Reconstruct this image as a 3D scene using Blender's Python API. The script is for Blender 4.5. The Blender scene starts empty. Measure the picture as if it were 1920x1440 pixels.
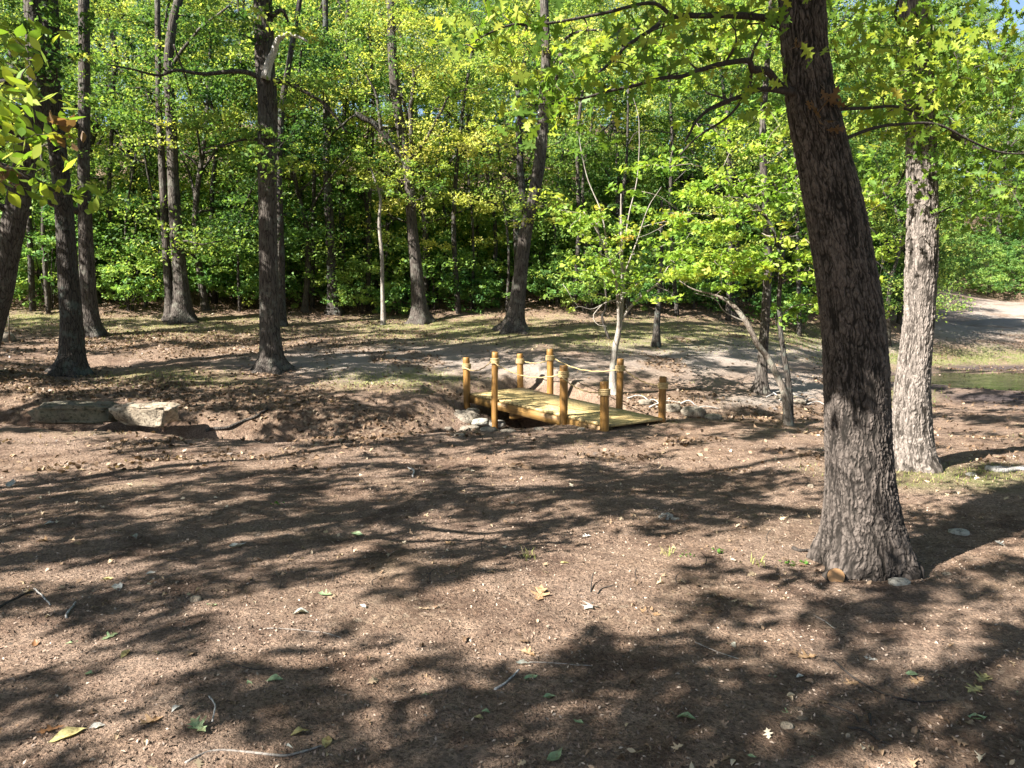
import bpy, math, random
import numpy as np
from mathutils import Vector
random.seed(7)
RS = np.random.RandomState
D = bpy.data
SC = bpy.context.scene

# ------------------------------------------------------------------ camera, world, sun, exposure
F = 1420.0; CAMH = 1.6
PITCH = math.atan((720 - 585) / F)
cam = D.objects.new('camera', D.cameras.new('camera'))
SC.collection.objects.link(cam)
cam.location = (0, 0, CAMH)
cam.rotation_euler = (math.pi / 2 - PITCH, 0, 0)
cam.data.sensor_width = 36; cam.data.lens = F / 1920 * 36
cam.data.clip_end = 600; cam.data.clip_start = 0.05
SC.camera = cam
SUN_EL = math.radians(40); SUN_TH = math.radians(33)
SUN = np.array([-math.cos(SUN_EL) * math.cos(SUN_TH), -math.cos(SUN_EL) * math.sin(SUN_TH), math.sin(SUN_EL)])
w = D.worlds.new('World'); SC.world = w; w.use_nodes = True
nt = w.node_tree; bg = nt.nodes['Background']
sky = nt.nodes.new('ShaderNodeTexSky'); sky.sky_type = 'NISHITA'; sky.sun_disc = False
sky.sun_elevation = SUN_EL; sky.sun_rotation = math.atan2(SUN[0], SUN[1])
nt.links.new(sky.outputs[0], bg.inputs[0]); bg.inputs[1].default_value = 0.05
sl = D.lights.new('sun', 'SUN'); sl.energy = 5.0; sl.angle = math.radians(0.5); sl.color = (1.0, 0.95, 0.88)
so = D.objects.new('sun', sl); SC.collection.objects.link(so)
so.rotation_euler = Vector(SUN).to_track_quat('Z', 'Y').to_euler()
SC.view_settings.view_transform = 'Standard'; SC.view_settings.look = 'None'
SC.view_settings.exposure = 2.15; SC.view_settings.gamma = 1
SC.cycles.max_bounces = 6; SC.cycles.diffuse_bounces = 3; SC.cycles.glossy_bounces = 2
SC.cycles.transmission_bounces = 3; SC.cycles.sample_clamp_indirect = 6

# ------------------------------------------------------------------ projection helpers (metres <-> the 1920 px frame used for measuring)
SP, CP = math.sin(PITCH), math.cos(PITCH)
def W(px, py, d):
    r = (px - 960) / F; u = (720 - py) / F
    v = np.array([r, CP + u * SP, -SP + u * CP])
    return np.array([0, 0, CAMH]) + v * (d / v[1])
def project(P):
    P = np.atleast_2d(P); q = P - np.array([0, 0, CAMH])
    fw = q[:, 1] * CP - q[:, 2] * SP; up = q[:, 1] * SP + q[:, 2] * CP
    fw2 = np.where(fw > 0.05, fw, 0.05)
    return 960 + F * q[:, 0] / fw2, 720 - F * up / fw2, fw

# ------------------------------------------------------------------ noise
def _h(ix, iy, s):
    n = (ix.astype(np.int64) * 374761393 + iy.astype(np.int64) * 668265263 + s * 1274126177) & 0x7fffffff
    n = ((n ^ (n >> 13)) * 1274126177) & 0x7fffffff
    return ((n ^ (n >> 16)) & 0xffff) / 65535.0
def vnoise(x, y, s=0):
    x = np.asarray(x, float); y = np.asarray(y, float)
    ix = np.floor(x); iy = np.floor(y); fx = x - ix; fy = y - iy
    fx = fx * fx * (3 - 2 * fx); fy = fy * fy * (3 - 2 * fy)
    a = _h(ix, iy, s); b = _h(ix + 1, iy, s); c = _h(ix, iy + 1, s); d = _h(ix + 1, iy + 1, s)
    return (a * (1 - fx) + b * fx) * (1 - fy) + (c * (1 - fx) + d * fx) * fy
def fbm(x, y, s=0, o=4):
    t = 0; a = 1; n = 0
    for k in range(o):
        t = t + a * (vnoise(x * 2 ** k, y * 2 ** k, s + k * 17) - .5); n += a; a *= .5
    return t / n * 2
def worley(x, y, s=0):
    ix = np.floor(x); iy = np.floor(y)
    d1 = np.full(x.shape, 9.); d2 = d1.copy(); idv = np.zeros(x.shape)
    for i in (-1, 0, 1):
        for j in (-1, 0, 1):
            cx = ix + i; cy = iy + j
            px = cx + .1 + .8 * _h(cx, cy, s); py = cy + .1 + .8 * _h(cx, cy, s + 9)
            dd = np.hypot(px - x, py - y)
            near = dd < d1
            d2 = np.where(near, d1, np.minimum(d2, dd)); idv = np.where(near, _h(cx, cy, s + 5), idv)
            d1 = np.minimum(d1, dd)
    return d2 - d1, idv
def sstep(a, b, x):
    t = np.clip((x - a) / (b - a), 0, 1); return t * t * (3 - 2 * t)

# ------------------------------------------------------------------ terrain height
CT = []
for yy in (-14, -4, 0, 3, 6, 8.6):
    for xx in (-16, -8, -3, 1, 5, 9, 16):
        if yy == 8.6 and xx in (-3,): continue
        CT.append((xx, yy, 0.0))
for a in [(135, 700, 14), (20, 690, 13.6), (510, 692, 14.5), (330, 690, 14.2), (170, 628, 17.5), (325, 598, 20), (0, 606, 18.5), (700, 690, 14.5), (700, 640, 17.5),
          (600, 604, 20.5), (785, 603, 21), (965, 620, 19), (880, 716, 14.6), (1000, 700, 14.5), (1100, 650, 17), (1230, 647, 18), (1425, 735, 14.5), (1475, 795, 11),
          (1200, 740, 13.3), (1320, 700, 15.2), (1500, 655, 20), (1640, 740, 15), (1650, 790, 12), (1850, 790, 12), (1500, 617, 25), (1250, 612, 21), (1650, 668, 23),
          (1700, 660, 25), (1900, 662, 25.5), (1760, 610, 36), (1900, 600, 40), (1900, 560, 55), (250, 735, 12.6), (60, 730, 12.4), (450, 745, 12.4), (700, 735, 12.7)]:
    CT.append(tuple(W(*a)))
CT += [(x, y, -0.12) for x, y in ((11, 16.2), (11.2, 20), (14, 18), (18, 17), (9.6, 17.8), (19, 21))]
for xx in (-45, -30, -15, 0, 10):
    CT += [(xx, 30, 4.0), (xx, 45, 9.5), (xx, 70, 18)]
CT += [(-20, 12, .4), (-35, 12, .6), (-25, 20, 1.7), (-60, 30, 4), (30, 18, 0), (45, 20, .3), (22, 35, 1.3), (20, 45, 4), (16, 38, 2.3), (40, 60, 6), (60, 80, 12), (25, 80, 14), (36, 45, 2.4), (0, 110, 26), (60, 120, 22), (-60, 110, 26)]
CT = np.array(CT)
def _tps(r2): return 0.5 * r2 * np.log(r2 + 1e-9)
n_ = len(CT); A_ = np.zeros((n_ + 3, n_ + 3))
A_[:n_, :n_] = _tps(((CT[:, None, :2] - CT[None, :, :2]) ** 2).sum(-1)) + np.eye(n_) * 0.15
A_[:n_, n_] = 1; A_[:n_, n_ + 1:] = CT[:, :2]; A_[n_, :n_] = 1; A_[n_ + 1:, :n_] = CT[:, :2].T
b_ = np.zeros(n_ + 3); b_[:n_] = CT[:, 2]
TPSW = np.linalg.solve(A_, b_)
CREEK = [(-16, 12.2, .9, .35), (-9, 11.5, .9, .35), (-6.4, 11.1, .8, .42), (-4.9, 10.75, .75, .55), (-3.6, 10.6, 1.1, .5), (-2.2, 10.7, 1.45, .42), (-.9, 11.2, 1.35, .5), (.3, 11.75, 1.25, .8), (1.6, 12.1, 1.0, .5),
         (2.8, 12.1, .9, .36), (4.2, 12.5, .9, .22), (6, 13.6, 1.0, .14), (9, 15.4, 1.2, .1), (11, 16.5, 1.5, .1)]
def H(x, y, fine=True):
    x = np.atleast_1d(np.asarray(x, float)); y = np.atleast_1d(np.asarray(y, float))
    sh = x.shape; X = x.ravel(); Y = y.ravel(); out = np.empty(len(X))
    Xc = np.clip(X, -70, 70); Yc = np.clip(Y, -16, 115)
    for s in range(0, len(X), 40000):
        a = Xc[s:s + 40000]; b = Yc[s:s + 40000]
        r2 = (a[:, None] - CT[None, :, 0]) ** 2 + (b[:, None] - CT[None, :, 1]) ** 2
        out[s:s + 40000] = _tps(r2) @ TPSW[:n_] + TPSW[n_] + TPSW[n_ + 1] * a + TPSW[n_ + 2] * b
    wx = X + .25 * fbm(X * .9, Y * .9, 3, 3); wy = Y + .3 * fbm(X * .9, Y * .9, 4, 3)
    best = np.zeros(len(X))
    for k in range(len(CREEK) - 1):
        p, q = CREEK[k], CREEK[k + 1]
        dx, dy = q[0] - p[0], q[1] - p[1]
        t = np.clip(((wx - p[0]) * dx + (wy - p[1]) * dy) / (dx * dx + dy * dy), 0, 1)
        dist = np.hypot(wx - p[0] - t * dx, wy - p[1] - t * dy)
        wd = p[2] + (q[2] - p[2]) * t; dp = p[3] + (q[3] - p[3]) * t
        best = np.maximum(best, dp * (1 - sstep(.15, 1.0, dist / wd)))
    out -= best
    # room under the footbridge, and the bowl of the pond
    (ax, ay), (bx, by) = (-.28, 14.35), (1.72, 10.45); dx, dy = bx - ax, by - ay
    t = np.clip(((X - ax) * dx + (Y - ay) * dy) / (dx * dx + dy * dy), 0, 1); dist = np.hypot(X - ax - t * dx, Y - ay - t * dy)
    side = ((X - ax) * dy - (Y - ay) * dx) > 0; dip = .5 * np.exp(-((t - .38) / .27) ** 2) * np.where(side, 1 - sstep(1.1, 1.9, dist), 1 - sstep(.5, 1.1, dist))
    past = np.maximum(-((X - ax) * dx + (Y - ay) * dy) / math.hypot(dx, dy), 0)
    lim = .10 - .11 * t + np.where(side, .12, .5) * np.maximum(dist - .75, 0) + .8 * np.maximum(dist - np.where(side, 1.4, .9), 0) + 1.2 * past + .004 - dip; out = np.minimum(out, np.where(dist < 2.2, lim, 99))
    rp = np.hypot((X - 14.3) / 5.0, (Y - 18.3) / 2.9) * (1 + .10 * fbm(X * .5, Y * .5, 61, 3)); tp = -.10 + .25 * (rp - 1)
    kp = 1 - sstep(1.0, 1.5, rp); out = out * (1 - kp) + tp * kp
    if fine:
        damp = 1 - .8 * sstep(60, 90, Y)
        out += .07 * fbm(X * .35, Y * .35, 21, 3) * damp + .035 * fbm(X * 1.4, Y * 1.4, 31, 3) + .012 * fbm(X * 6, Y * 6, 41, 3)
    return out.reshape(sh)
def h1(x, y): return float(H(x, y)[0])
def G(px, py, lo=1.5, hi=70):
    ds = np.concatenate([np.linspace(lo, 16, 500), np.linspace(16.05, hi, 500)])
    r = (px - 960) / F; u = (720 - py) / F
    v = np.array([r, CP + u * SP, -SP + u * CP]) / (CP + u * SP)
    P = np.array([0, 0, CAMH]) + ds[:, None] * v
    below = P[:, 2] < H(P[:, 0], P[:, 1])
    if not below.any(): return P[-1]
    return P[int(np.argmax(below))]

# ------------------------------------------------------------------ mesh and object helpers
class MB:
    def __init__(s): s.V = []; s.Q = []; s.T = []; s.n = 0
    def add(s, v, q, t=None):
        v = np.asarray(v, float).reshape(-1, 3); q = np.asarray(q, int)
        s.V.append(v); s.Q.append(q + s.n); s.n += len(v)
        if t is None: t = np.zeros(len(v))
        elif np.isscalar(t): t = np.full(len(v), t)
        s.T.append(np.asarray(t, float))
def mesh_of(mb, name, mat, origin=(0, 0, 0), smooth=False):
    V = np.concatenate(mb.V) - np.asarray(origin, float); T = np.concatenate(mb.T)
    me = D.meshes.new(name)
    loops = np.concatenate([q.ravel() for q in mb.Q]); sizes = np.concatenate([np.full(len(q), q.shape[1]) for q in mb.Q])
    me.vertices.add(len(V)); me.vertices.foreach_set('co', V.astype(np.float32).ravel())
    me.loops.add(len(loops)); me.loops.foreach_set('vertex_index', loops.astype(np.int32))
    me.polygons.add(len(sizes)); st = np.concatenate([[0], np.cumsum(sizes)[:-1]])
    me.polygons.foreach_set('loop_start', st.astype(np.int32)); me.polygons.foreach_set('loop_total', sizes.astype(np.int32))
    me.update(calc_edges=True); me.validate()
    if len(me.vertices) == len(T):
        at = me.attributes.new('tint', 'FLOAT', 'POINT'); at.data.foreach_set('value', T.astype(np.float32))
    if smooth: me.polygons.foreach_set('use_smooth', np.ones(len(me.polygons), bool))
    me.materials.append(mat)
    return me
def link(name, me, parent=None, loc=(0, 0, 0)):
    o = D.objects.new(name, me); SC.collection.objects.link(o); o.location = loc
    if parent is not None: o.parent = parent
    return o
def build(name, mb, mat, parent=None, smooth=False, label=None):
    """parent given: vertices are world coordinates, the object sits at its parent's origin"""
    org = (0, 0, 0)
    p = parent
    while p is not None: org = np.add(org, p.location); p = p.parent
    o = link(name, mesh_of(mb, name, mat, org, smooth), parent)
    if label: o['label'] = label
    return o
def tag(o, label, cat, group=None):
    o['label'] = label; o['category'] = cat
    if group: o['group'] = group
    return o
def thing(name, label, cat, loc, group=None):
    o = D.objects.new(name, None); SC.collection.objects.link(o); o.location = [float(c) for c in loc]
    o.empty_display_size = .2
    return tag(o, label, cat, group)
def solo(name, mb, mat, label, cat, group=None, smooth=False, org=None):
    V = np.concatenate(mb.V)
    if org is None: org = np.array([V[:, 0].mean(), V[:, 1].mean(), V[:, 2].min()])
    o = link(name, mesh_of(mb, name, mat, org, smooth), None, org)
    return tag(o, label, cat, group)
def copy_thing(root, loc, rz, sc, label=None, group=None):
    r = root.copy(); SC.collection.objects.link(r); r.location = loc; r.rotation_euler = (0, 0, rz); r.scale = sc
    if label: r['label'] = label
    if group: r['group'] = group
    for ch in list(root.children):
        c = ch.copy(); SC.collection.objects.link(c); c.parent = r
        for g in list(ch.children):
            e = g.copy(); SC.collection.objects.link(e); e.parent = c
    return r
PEND = {}
def pend(root, mb, mat):
    PEND[root.name] = (root, mb, mat); return mb
def flush(root=None):
    for k in ([root.name] if root else list(PEND)):
        if k in PEND:
            r_, mb, mat = PEND.pop(k); build('trunk', mb, mat, r_, True)
def catmull(P, n):
    P = np.asarray(P, float); K = len(P)
    E = np.vstack([2 * P[0] - P[1], P, 2 * P[-1] - P[-2]])
    t = np.linspace(0, K - 1 - 1e-6, n); i = np.floor(t).astype(int); f = (t - i)[:, None]
    a, b, c, d = E[i], E[i + 1], E[i + 2], E[i + 3]
    return .5 * (2 * b + (c - a) * f + (2 * a - 5 * b + 4 * c - d) * f * f + (3 * b - a - 3 * c + d) * f ** 3)
def tube(mb, pts, rad, sides=6, mod=None, tint=0.0):
    pts = np.asarray(pts, float); n = len(pts); rad = np.broadcast_to(np.asarray(rad, float), (n,))
    tg = np.gradient(pts, axis=0); tg /= np.linalg.norm(tg, axis=1)[:, None] + 1e-9
    ax = np.abs(tg.mean(0)); ref = np.eye(3)[int(np.argmin(ax))] if ax.max() > .08 else np.array([.01, .02, 1.0])
    u = np.cross(tg, ref); u /= np.linalg.norm(u, axis=1)[:, None]; v = np.cross(tg, u)
    th = np.linspace(0, 2 * math.pi, sides, endpoint=False)
    R = rad[:, None] * np.ones(sides)
    if mod is not None: R = mod(R, th, pts)
    ring = pts[:, None] + R[..., None] * (np.cos(th)[None, :, None] * u[:, None] + np.sin(th)[None, :, None] * v[:, None])
    idx = np.arange(n * sides).reshape(n, sides)
    q = np.stack([idx[:-1], np.roll(idx[:-1], -1, 1), np.roll(idx[1:], -1, 1), idx[1:]], -1).reshape(-1, 4)
    V = np.vstack([ring.reshape(-1, 3), pts[:1], pts[-1:]])
    a, b = n * sides, n * sides + 1
    i0 = idx[0]; i1 = idx[-1]
    c0 = np.stack([np.full(sides, a), np.roll(i0, -1), i0], -1); c1 = np.stack([np.full(sides, b), i1, np.roll(i1, -1)], -1)
    m = len(V)
    tt = np.full(m, tint) if np.isscalar(tint) else np.concatenate([tint.ravel(), [0, 0]])
    base = mb.n
    mb.add(V, q, tt); mb.Q.append(c0 + base); mb.Q.append(c1 + base)
def leafquads(mb, C, L, rng, tint, flat=.55, wid=.6):
    """pointed leaf blades, folded a little along the midrib; flat = how level they lie"""
    n = len(C)
    nrm = rng.normal(size=(n, 3)) * (1 - flat) ; nrm[:, 2] += flat * 1.2
    nrm /= np.linalg.norm(nrm, axis=1)[:, None]
    a = rng.normal(size=(n, 3)); a -= nrm * (a * nrm).sum(1)[:, None]; a /= np.linalg.norm(a, axis=1)[:, None]
    b = np.cross(nrm, a)
    l = L * rng.uniform(.65, 1.25, n)[:, None]; wd = l * wid * rng.uniform(.8, 1.15, (n, 1))
    f = nrm * l * .12
    sh = a * l * .08
    V = np.stack([C - a * l * .5, C + b * wd * .5 + f - sh, C + a * l * .5, C - b * wd * .5 + f - sh], 1).reshape(-1, 3)
    q = np.arange(4 * n).reshape(n, 4)
    mb.add(V, q, np.repeat(tint, 4))
OAK = np.array([(0, -.5), (.035, -.42), (.1, -.3), (.2, -.27), (.1, -.16), (.11, -.08), (.33, .02), (.36, .1), (.14, .1), (.12, .2), (.27, .33), (.1, .33), (0, .5)])
OAK = np.vstack([OAK, [(-x, y) for x, y in OAK[-2:0:-1]]])
OVAL = np.array([(0, -.5), (.03, -.4), (.17, -.2), (.24, 0), (.2, .2), (.09, .38), (0, .5), (-.09, .38), (-.2, .2), (-.24, 0), (-.17, -.2), (-.03, -.4)])
def shaped(mb, C, L, rng, tint, shape=OAK, flat=.4, droop=0.0, curl=.25):
    n = len(C); k = len(shape)
    nrm = rng.normal(size=(n, 3)) * (1 - flat); nrm[:, 2] += flat * 1.2; nrm /= np.linalg.norm(nrm, axis=1)[:, None]
    a = rng.normal(size=(n, 3)); a[:, 2] -= droop; a -= nrm * (a * nrm).sum(1)[:, None]; a /= np.linalg.norm(a, axis=1)[:, None]
    b = np.cross(nrm, a); l = (L * rng.uniform(.7, 1.2, n))[:, None, None]
    S = shape[None]
    cu = curl * rng.uniform(-.3, 1, n)[:, None, None]
    V = C[:, None] + l * (S[..., 0:1] * b[:, None] + S[..., 1:2] * a[:, None] + nrm[:, None] * (cu * (S[..., 0:1] ** 2 * 2.5 - S[..., 1:2] ** 2)))
    mid = C[:, None] - 0 * l * nrm[:, None]
    V = np.concatenate([V, mid], 1).reshape(-1, 3)
    i = np.arange(k); tri = np.stack([np.full(k, k), i, np.roll(i, -1)], -1)
    q = (np.arange(n) * (k + 1))[:, None, None] + tri[None]
    mb.add(V, q.reshape(-1, 3), np.repeat(tint, k + 1))

# ------------------------------------------------------------------ materials
def newmat(name):
    m = D.materials.new(name); m.use_nodes = True; t = m.node_tree
    b = t.nodes['Principled BSDF']; return m, t, b
def N(t, typ, **k):
    n = t.nodes.new(typ)
    for a, v in k.items():
        if a == 'inp':
            for i, x in v.items(): n.inputs[i].default_value = x
        else: setattr(n, a, v)
    return n
def ramp(t, fac, stops):
    r = t.nodes.new('ShaderNodeValToRGB'); e = r.color_ramp.elements
    while len(e) < len(stops): e.new(.5)
    for x, (p, c) in zip(e, stops): x.position = p; x.color = (*c, 1)
    t.links.new(fac, r.inputs[0]); return r.outputs[0]
def mix(t, fac, a, b, mode='MIX'):
    m = t.nodes.new('ShaderNodeMix'); m.data_type = 'RGBA'; m.blend_type = mode
    for s, v in ((m.inputs[0], fac), (m.inputs[6], a), (m.inputs[7], b)):
        if hasattr(v, 'links') or isinstance(v, bpy.types.NodeSocket): t.links.new(v, s)
        elif isinstance(v, tuple): s.default_value = (*v, 1)
        else: s.default_value = v
    return m.outputs[2]
def math_(t, op, a, b=0.0, clamp=False):
    m = t.nodes.new('ShaderNodeMath'); m.operation = op; m.use_clamp = clamp
    for s, v in ((m.inputs[0], a), (m.inputs[1], b)):
        if isinstance(v, bpy.types.NodeSocket): t.links.new(v, s)
        else: s.default_value = v
    return m.outputs[0]
def noise(t, co, scale, detail=4, rough=.6, dist=0):
    n = N(t, 'ShaderNodeTexNoise', inp={'Scale': scale, 'Detail': detail, 'Roughness': rough, 'Distortion': dist})
    t.links.new(co, n.inputs['Vector']); return n.outputs[0]
def attr(t, name):
    return N(t, 'ShaderNodeAttribute', attribute_name=name).outputs['Fac']
def mapping(t, co, scale):
    m = N(t, 'ShaderNodeMapping'); m.inputs['Scale'].default_value = scale; t.links.new(co, m.inputs[0]); return m.outputs[0]

def leafmat(name, stops, trans=.45, rnd=.25, gloss=.12, mottle=0):
    m, t, b = newmat(name)
    tn = attr(t, 'tint'); oi = N(t, 'ShaderNodeObjectInfo')
    r = math_(t, 'MULTIPLY', math_(t, 'SUBTRACT', oi.outputs['Random'], .5), rnd)
    c = ramp(t, math_(t, 'ADD', tn, r, True), stops)
    if mottle:
        co = N(t, 'ShaderNodeTexCoord').outputs['Object']
        c = mix(t, math_(t, 'MULTIPLY', ramp(t, noise(t, co, 45, 4, .7), [(.42, (0, 0, 0)), (.62, (1, 1, 1))]), mottle), c, (.10, .05, .02))
    t.links.new(c, b.inputs['Base Color'])
    b.inputs['Roughness'].default_value = .5; b.inputs['Specular IOR Level'].default_value = gloss * 2
    tr = N(t, 'ShaderNodeBsdfTranslucent')
    warm = mix(t, 1.0, c, (1.15, 1.12, .6), 'MULTIPLY'); t.links.new(warm, tr.inputs[0])
    ms = N(t, 'ShaderNodeMixShader'); ms.inputs[0].default_value = trans
    t.links.new(b.outputs[0], ms.inputs[1]); t.links.new(tr.outputs[0], ms.inputs[2])
    t.links.new(ms.outputs[0], t.nodes['Material Output'].inputs[0])
    return m
LEAF_WOOD = leafmat('leaf_woodland', [(0, (.035, .09, .03)), (.3, (.095, .19, .05)), (.55, (.21, .32, .075)), (.78, (.44, .50, .12)), (1, (.56, .54, .15))], .55, .5)
LEAF_SHADE = leafmat('leaf_shade_clump', [(0, (.04, .09, .02)), (.5, (.08, .16, .03)), (1, (.16, .22, .04))], .2, .2)  # dim, barely translucent leaves for the clumps added to cast shade
LEAF_SHRUB = leafmat('leaf_understory', [(0, (.045, .12, .04)), (.4, (.11, .235, .065)), (.75, (.25, .39, .10)), (1, (.46, .54, .14))], .5, .35)
LEAF_OAK = leafmat('leaf_oak', [(0, (.06, .13, .025)), (.45, (.15, .26, .035)), (.72, (.36, .43, .06)), (.86, (.52, .44, .08)), (.93, (.20, .12, .06)), (1, (.13, .075, .045))], .5, .05)
LEAF_YOUNG = leafmat('leaf_young_tree', [(0, (.10, .22, .04)), (.5, (.24, .38, .06)), (.85, (.46, .52, .09)), (1, (.50, .34, .09))], .5, .1)
LITTER = leafmat('leaf_litter', [(0, (.05, .032, .02)), (.35, (.15, .095, .058)), (.65, (.28, .19, .12)), (.85, (.46, .35, .22)), (1, (.60, .53, .40))], .1, .0, .15)

CHIPS = leafmat('wood_chip_crumbs', [(0, (.10, .07, .05)), (.55, (.25, .18, .132)), (1, (.44, .35, .27))], .0, .0, .1)
def bark(name, light, dark, scale=26, zs=.28, lichen=0.0, bump=.7, usetint=False, lc=(.42, .46, .38)):
    m, t, b = newmat(name)
    co = N(t, 'ShaderNodeTexCoord').outputs['Object']
    nz = N(t, 'ShaderNodeTexNoise', inp={'Scale': 5.0, 'Detail': 3.0}); t.links.new(co, nz.inputs['Vector'])
    wob = N(t, 'ShaderNodeVectorMath', operation='MULTIPLY_ADD'); t.links.new(nz.outputs['Color'], wob.inputs[0])
    wob.inputs[1].default_value = (.06, .06, .12); t.links.new(co, wob.inputs[2])
    mp = mapping(t, wob.outputs[0], (1, 1, zs))
    vo = N(t, 'ShaderNodeTexVoronoi', feature='DISTANCE_TO_EDGE', inp={'Scale': float(scale)}); t.links.new(mp, vo.inputs['Vector'])
    vc = N(t, 'ShaderNodeTexVoronoi', inp={'Scale': float(scale)}); t.links.new(mp, vc.inputs['Vector'])
    edge = math_(t, 'MULTIPLY', vo.outputs['Distance'], 5.0, True)
    fine = noise(t, mapping(t, co, (1, 1, .5)), 60, 5, .7)
    mid = noise(t, mapping(t, co, (1, 1, .35)), 7, 4, .6)
    if usetint: edge = attr(t, 'tint')
    lt = mix(t, mid, tuple(c * .6 for c in light), light)
    lt = mix(t, math_(t, 'MULTIPLY', vc.outputs['Color'], .5), lt, tuple(c * 1.25 for c in light))
    col = mix(t, ramp(t, edge, [(0.0, (0, 0, 0)), (.65 if usetint else .5, (1, 1, 1))]), dark, lt)
    col = mix(t, ramp(t, fine, [(.35, (.35, .35, .35)), (.6, (0, 0, 0))]), col, dark)
    if lichen:
        ln = noise(t, co, 4.5, 6, .7)
        col = mix(t, math_(t, 'MULTIPLY', ramp(t, ln, [(.52, (0, 0, 0)), (.62, (1, 1, 1))]), lichen), col, lc)
    t.links.new(col, b.inputs['Base Color']); b.inputs['Roughness'].default_value = .9; b.inputs['Specular IOR Level'].default_value = .2
    hh = math_(t, 'ADD', math_(t, 'MULTIPLY', edge, .8), math_(t, 'MULTIPLY', fine, .7))
    bp = N(t, 'ShaderNodeBump', inp={'Strength': bump, 'Distance': .012}); t.links.new(hh, bp.inputs['Height'])
    t.links.new(bp.outputs[0], b.inputs['Normal'])
    return m
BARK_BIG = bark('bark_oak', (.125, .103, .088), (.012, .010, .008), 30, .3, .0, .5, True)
BARK_SUNNY = bark('bark_oak_sunlit', (.27, .23, .20), (.03, .025, .02), 30, .3, .0, .5, True)  # oak bark lightened so the trunk's sunlight is in the colour
BARK_GREY = bark('bark_grey', (.095, .08, .068), (.02, .016, .013), 22, .14, .25, .9, lc=(.25, .26, .21))  # grey bark darkened so the crowns' shade is part of the colour
BARK_DARK = bark('bark_dark', (.08, .068, .058), (.014, .012, .010), 24, .18, .45, .9, lc=(.12, .15, .13))
BARK_PALE = bark('bark_pale', (.30, .27, .235), (.16, .13, .11), 30, .25, .3, .25)
BARK_TWIG = bark('bark_twig', (.06, .05, .043), (.03, .025, .02), 40, .2, .0, .3)
BARK_TAN = bark('bark_tan', (.26, .22, .18), (.09, .07, .055), 30, .25, .3, .3)
BARK_DEAD = bark('bark_bleached', (.55, .52, .48), (.2, .18, .16), 40, .12, .0, .4)

def groundmat():
    m, t, b = newmat('ground_soil')
    co = N(t, 'ShaderNodeTexCoord').outputs['Object']
    big = noise(t, co, .7, 5, .6); mid = noise(t, co, 5, 5, .65); gr = noise(t, co, 60, 4, .75); gr2 = noise(t, co, 130, 3, .7)
    soil = ramp(t, mid, [(.3, (.17, .11, .074)), (.5, (.285, .196, .137)), (.7, (.38, .275, .20))])
    soil = mix(t, ramp(t, big, [(.4, (0, 0, 0)), (.65, (.8, .8, .8))]), soil, (.32, .235, .18))
    soil = mix(t, ramp(t, noise(t, co, 1.7, 6, .7), [(.5, (0, 0, 0)), (.62, (.75, .75, .75))]), soil, (.105, .066, .047))
    vo = N(t, 'ShaderNodeTexVoronoi', inp={'Scale': 75.0, 'Randomness': 1.0}); t.links.new(co, vo.inputs['Vector'])
    crumb = ramp(t, vo.outputs['Color'], [(.0, (.45, .45, .45)), (.5, (1, 1, 1)), (.9, (1.35, 1.3, 1.25))])
    soil = mix(t, .75, soil, crumb, 'MULTIPLY')
    soil = mix(t, ramp(t, gr, [(.36, (.8, .8, .8)), (.5, (0, 0, 0))]), soil, (.07, .042, .03))
    path = mix(t, mid, (.26, .215, .18), (.39, .335, .285))
    col = mix(t, attr(t, 'path'), soil, path)
    grs = mix(t, gr, (.12, .13, .05), (.32, .29, .14))
    gm = math_(t, 'MULTIPLY', attr(t, 'grassy'), ramp(t, noise(t, co, 2.2, 5, .7), [(.35, (0, 0, 0)), (.6, (1, 1, 1))]))
    col = mix(t, gm, col, grs)
    lit = ramp(t, N2(t, co, 28), [(0, (.05, .034, .023)), (.4, (.14, .09, .06)), (.75, (.26, .185, .125)), (1, (.42, .34, .25))])
    col = mix(t, attr(t, 'litter'), col, lit)
    mud_and_dark = mix(t, mid, (.045, .035, .035), (.12, .095, .09))
    col = mix(t, attr(t, 'mud_and_dark'), col, mud_and_dark)
    t.links.new(col, b.inputs['Base Color']); b.inputs['Roughness'].default_value = .95; b.inputs['Specular IOR Level'].default_value = .15
    hh = math_(t, 'ADD', math_(t, 'MULTIPLY', gr, 1.0), math_(t, 'MULTIPLY', gr2, .5)); hh = math_(t, 'ADD', hh, math_(t, 'MULTIPLY', noise(t, co, 18, 4, .6), 1.6))
    bp = N(t, 'ShaderNodeBump', inp={'Strength': 1.0, 'Distance': .035}); t.links.new(hh, bp.inputs['Height'])
    t.links.new(bp.outputs[0], b.inputs['Normal'])
    return m
def N2(t, co, s):
    v = N(t, 'ShaderNodeTexVoronoi', inp={'Scale': float(s)}); t.links.new(co, v.inputs['Vector']); return v.outputs['Color']
GROUND = groundmat()

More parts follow.
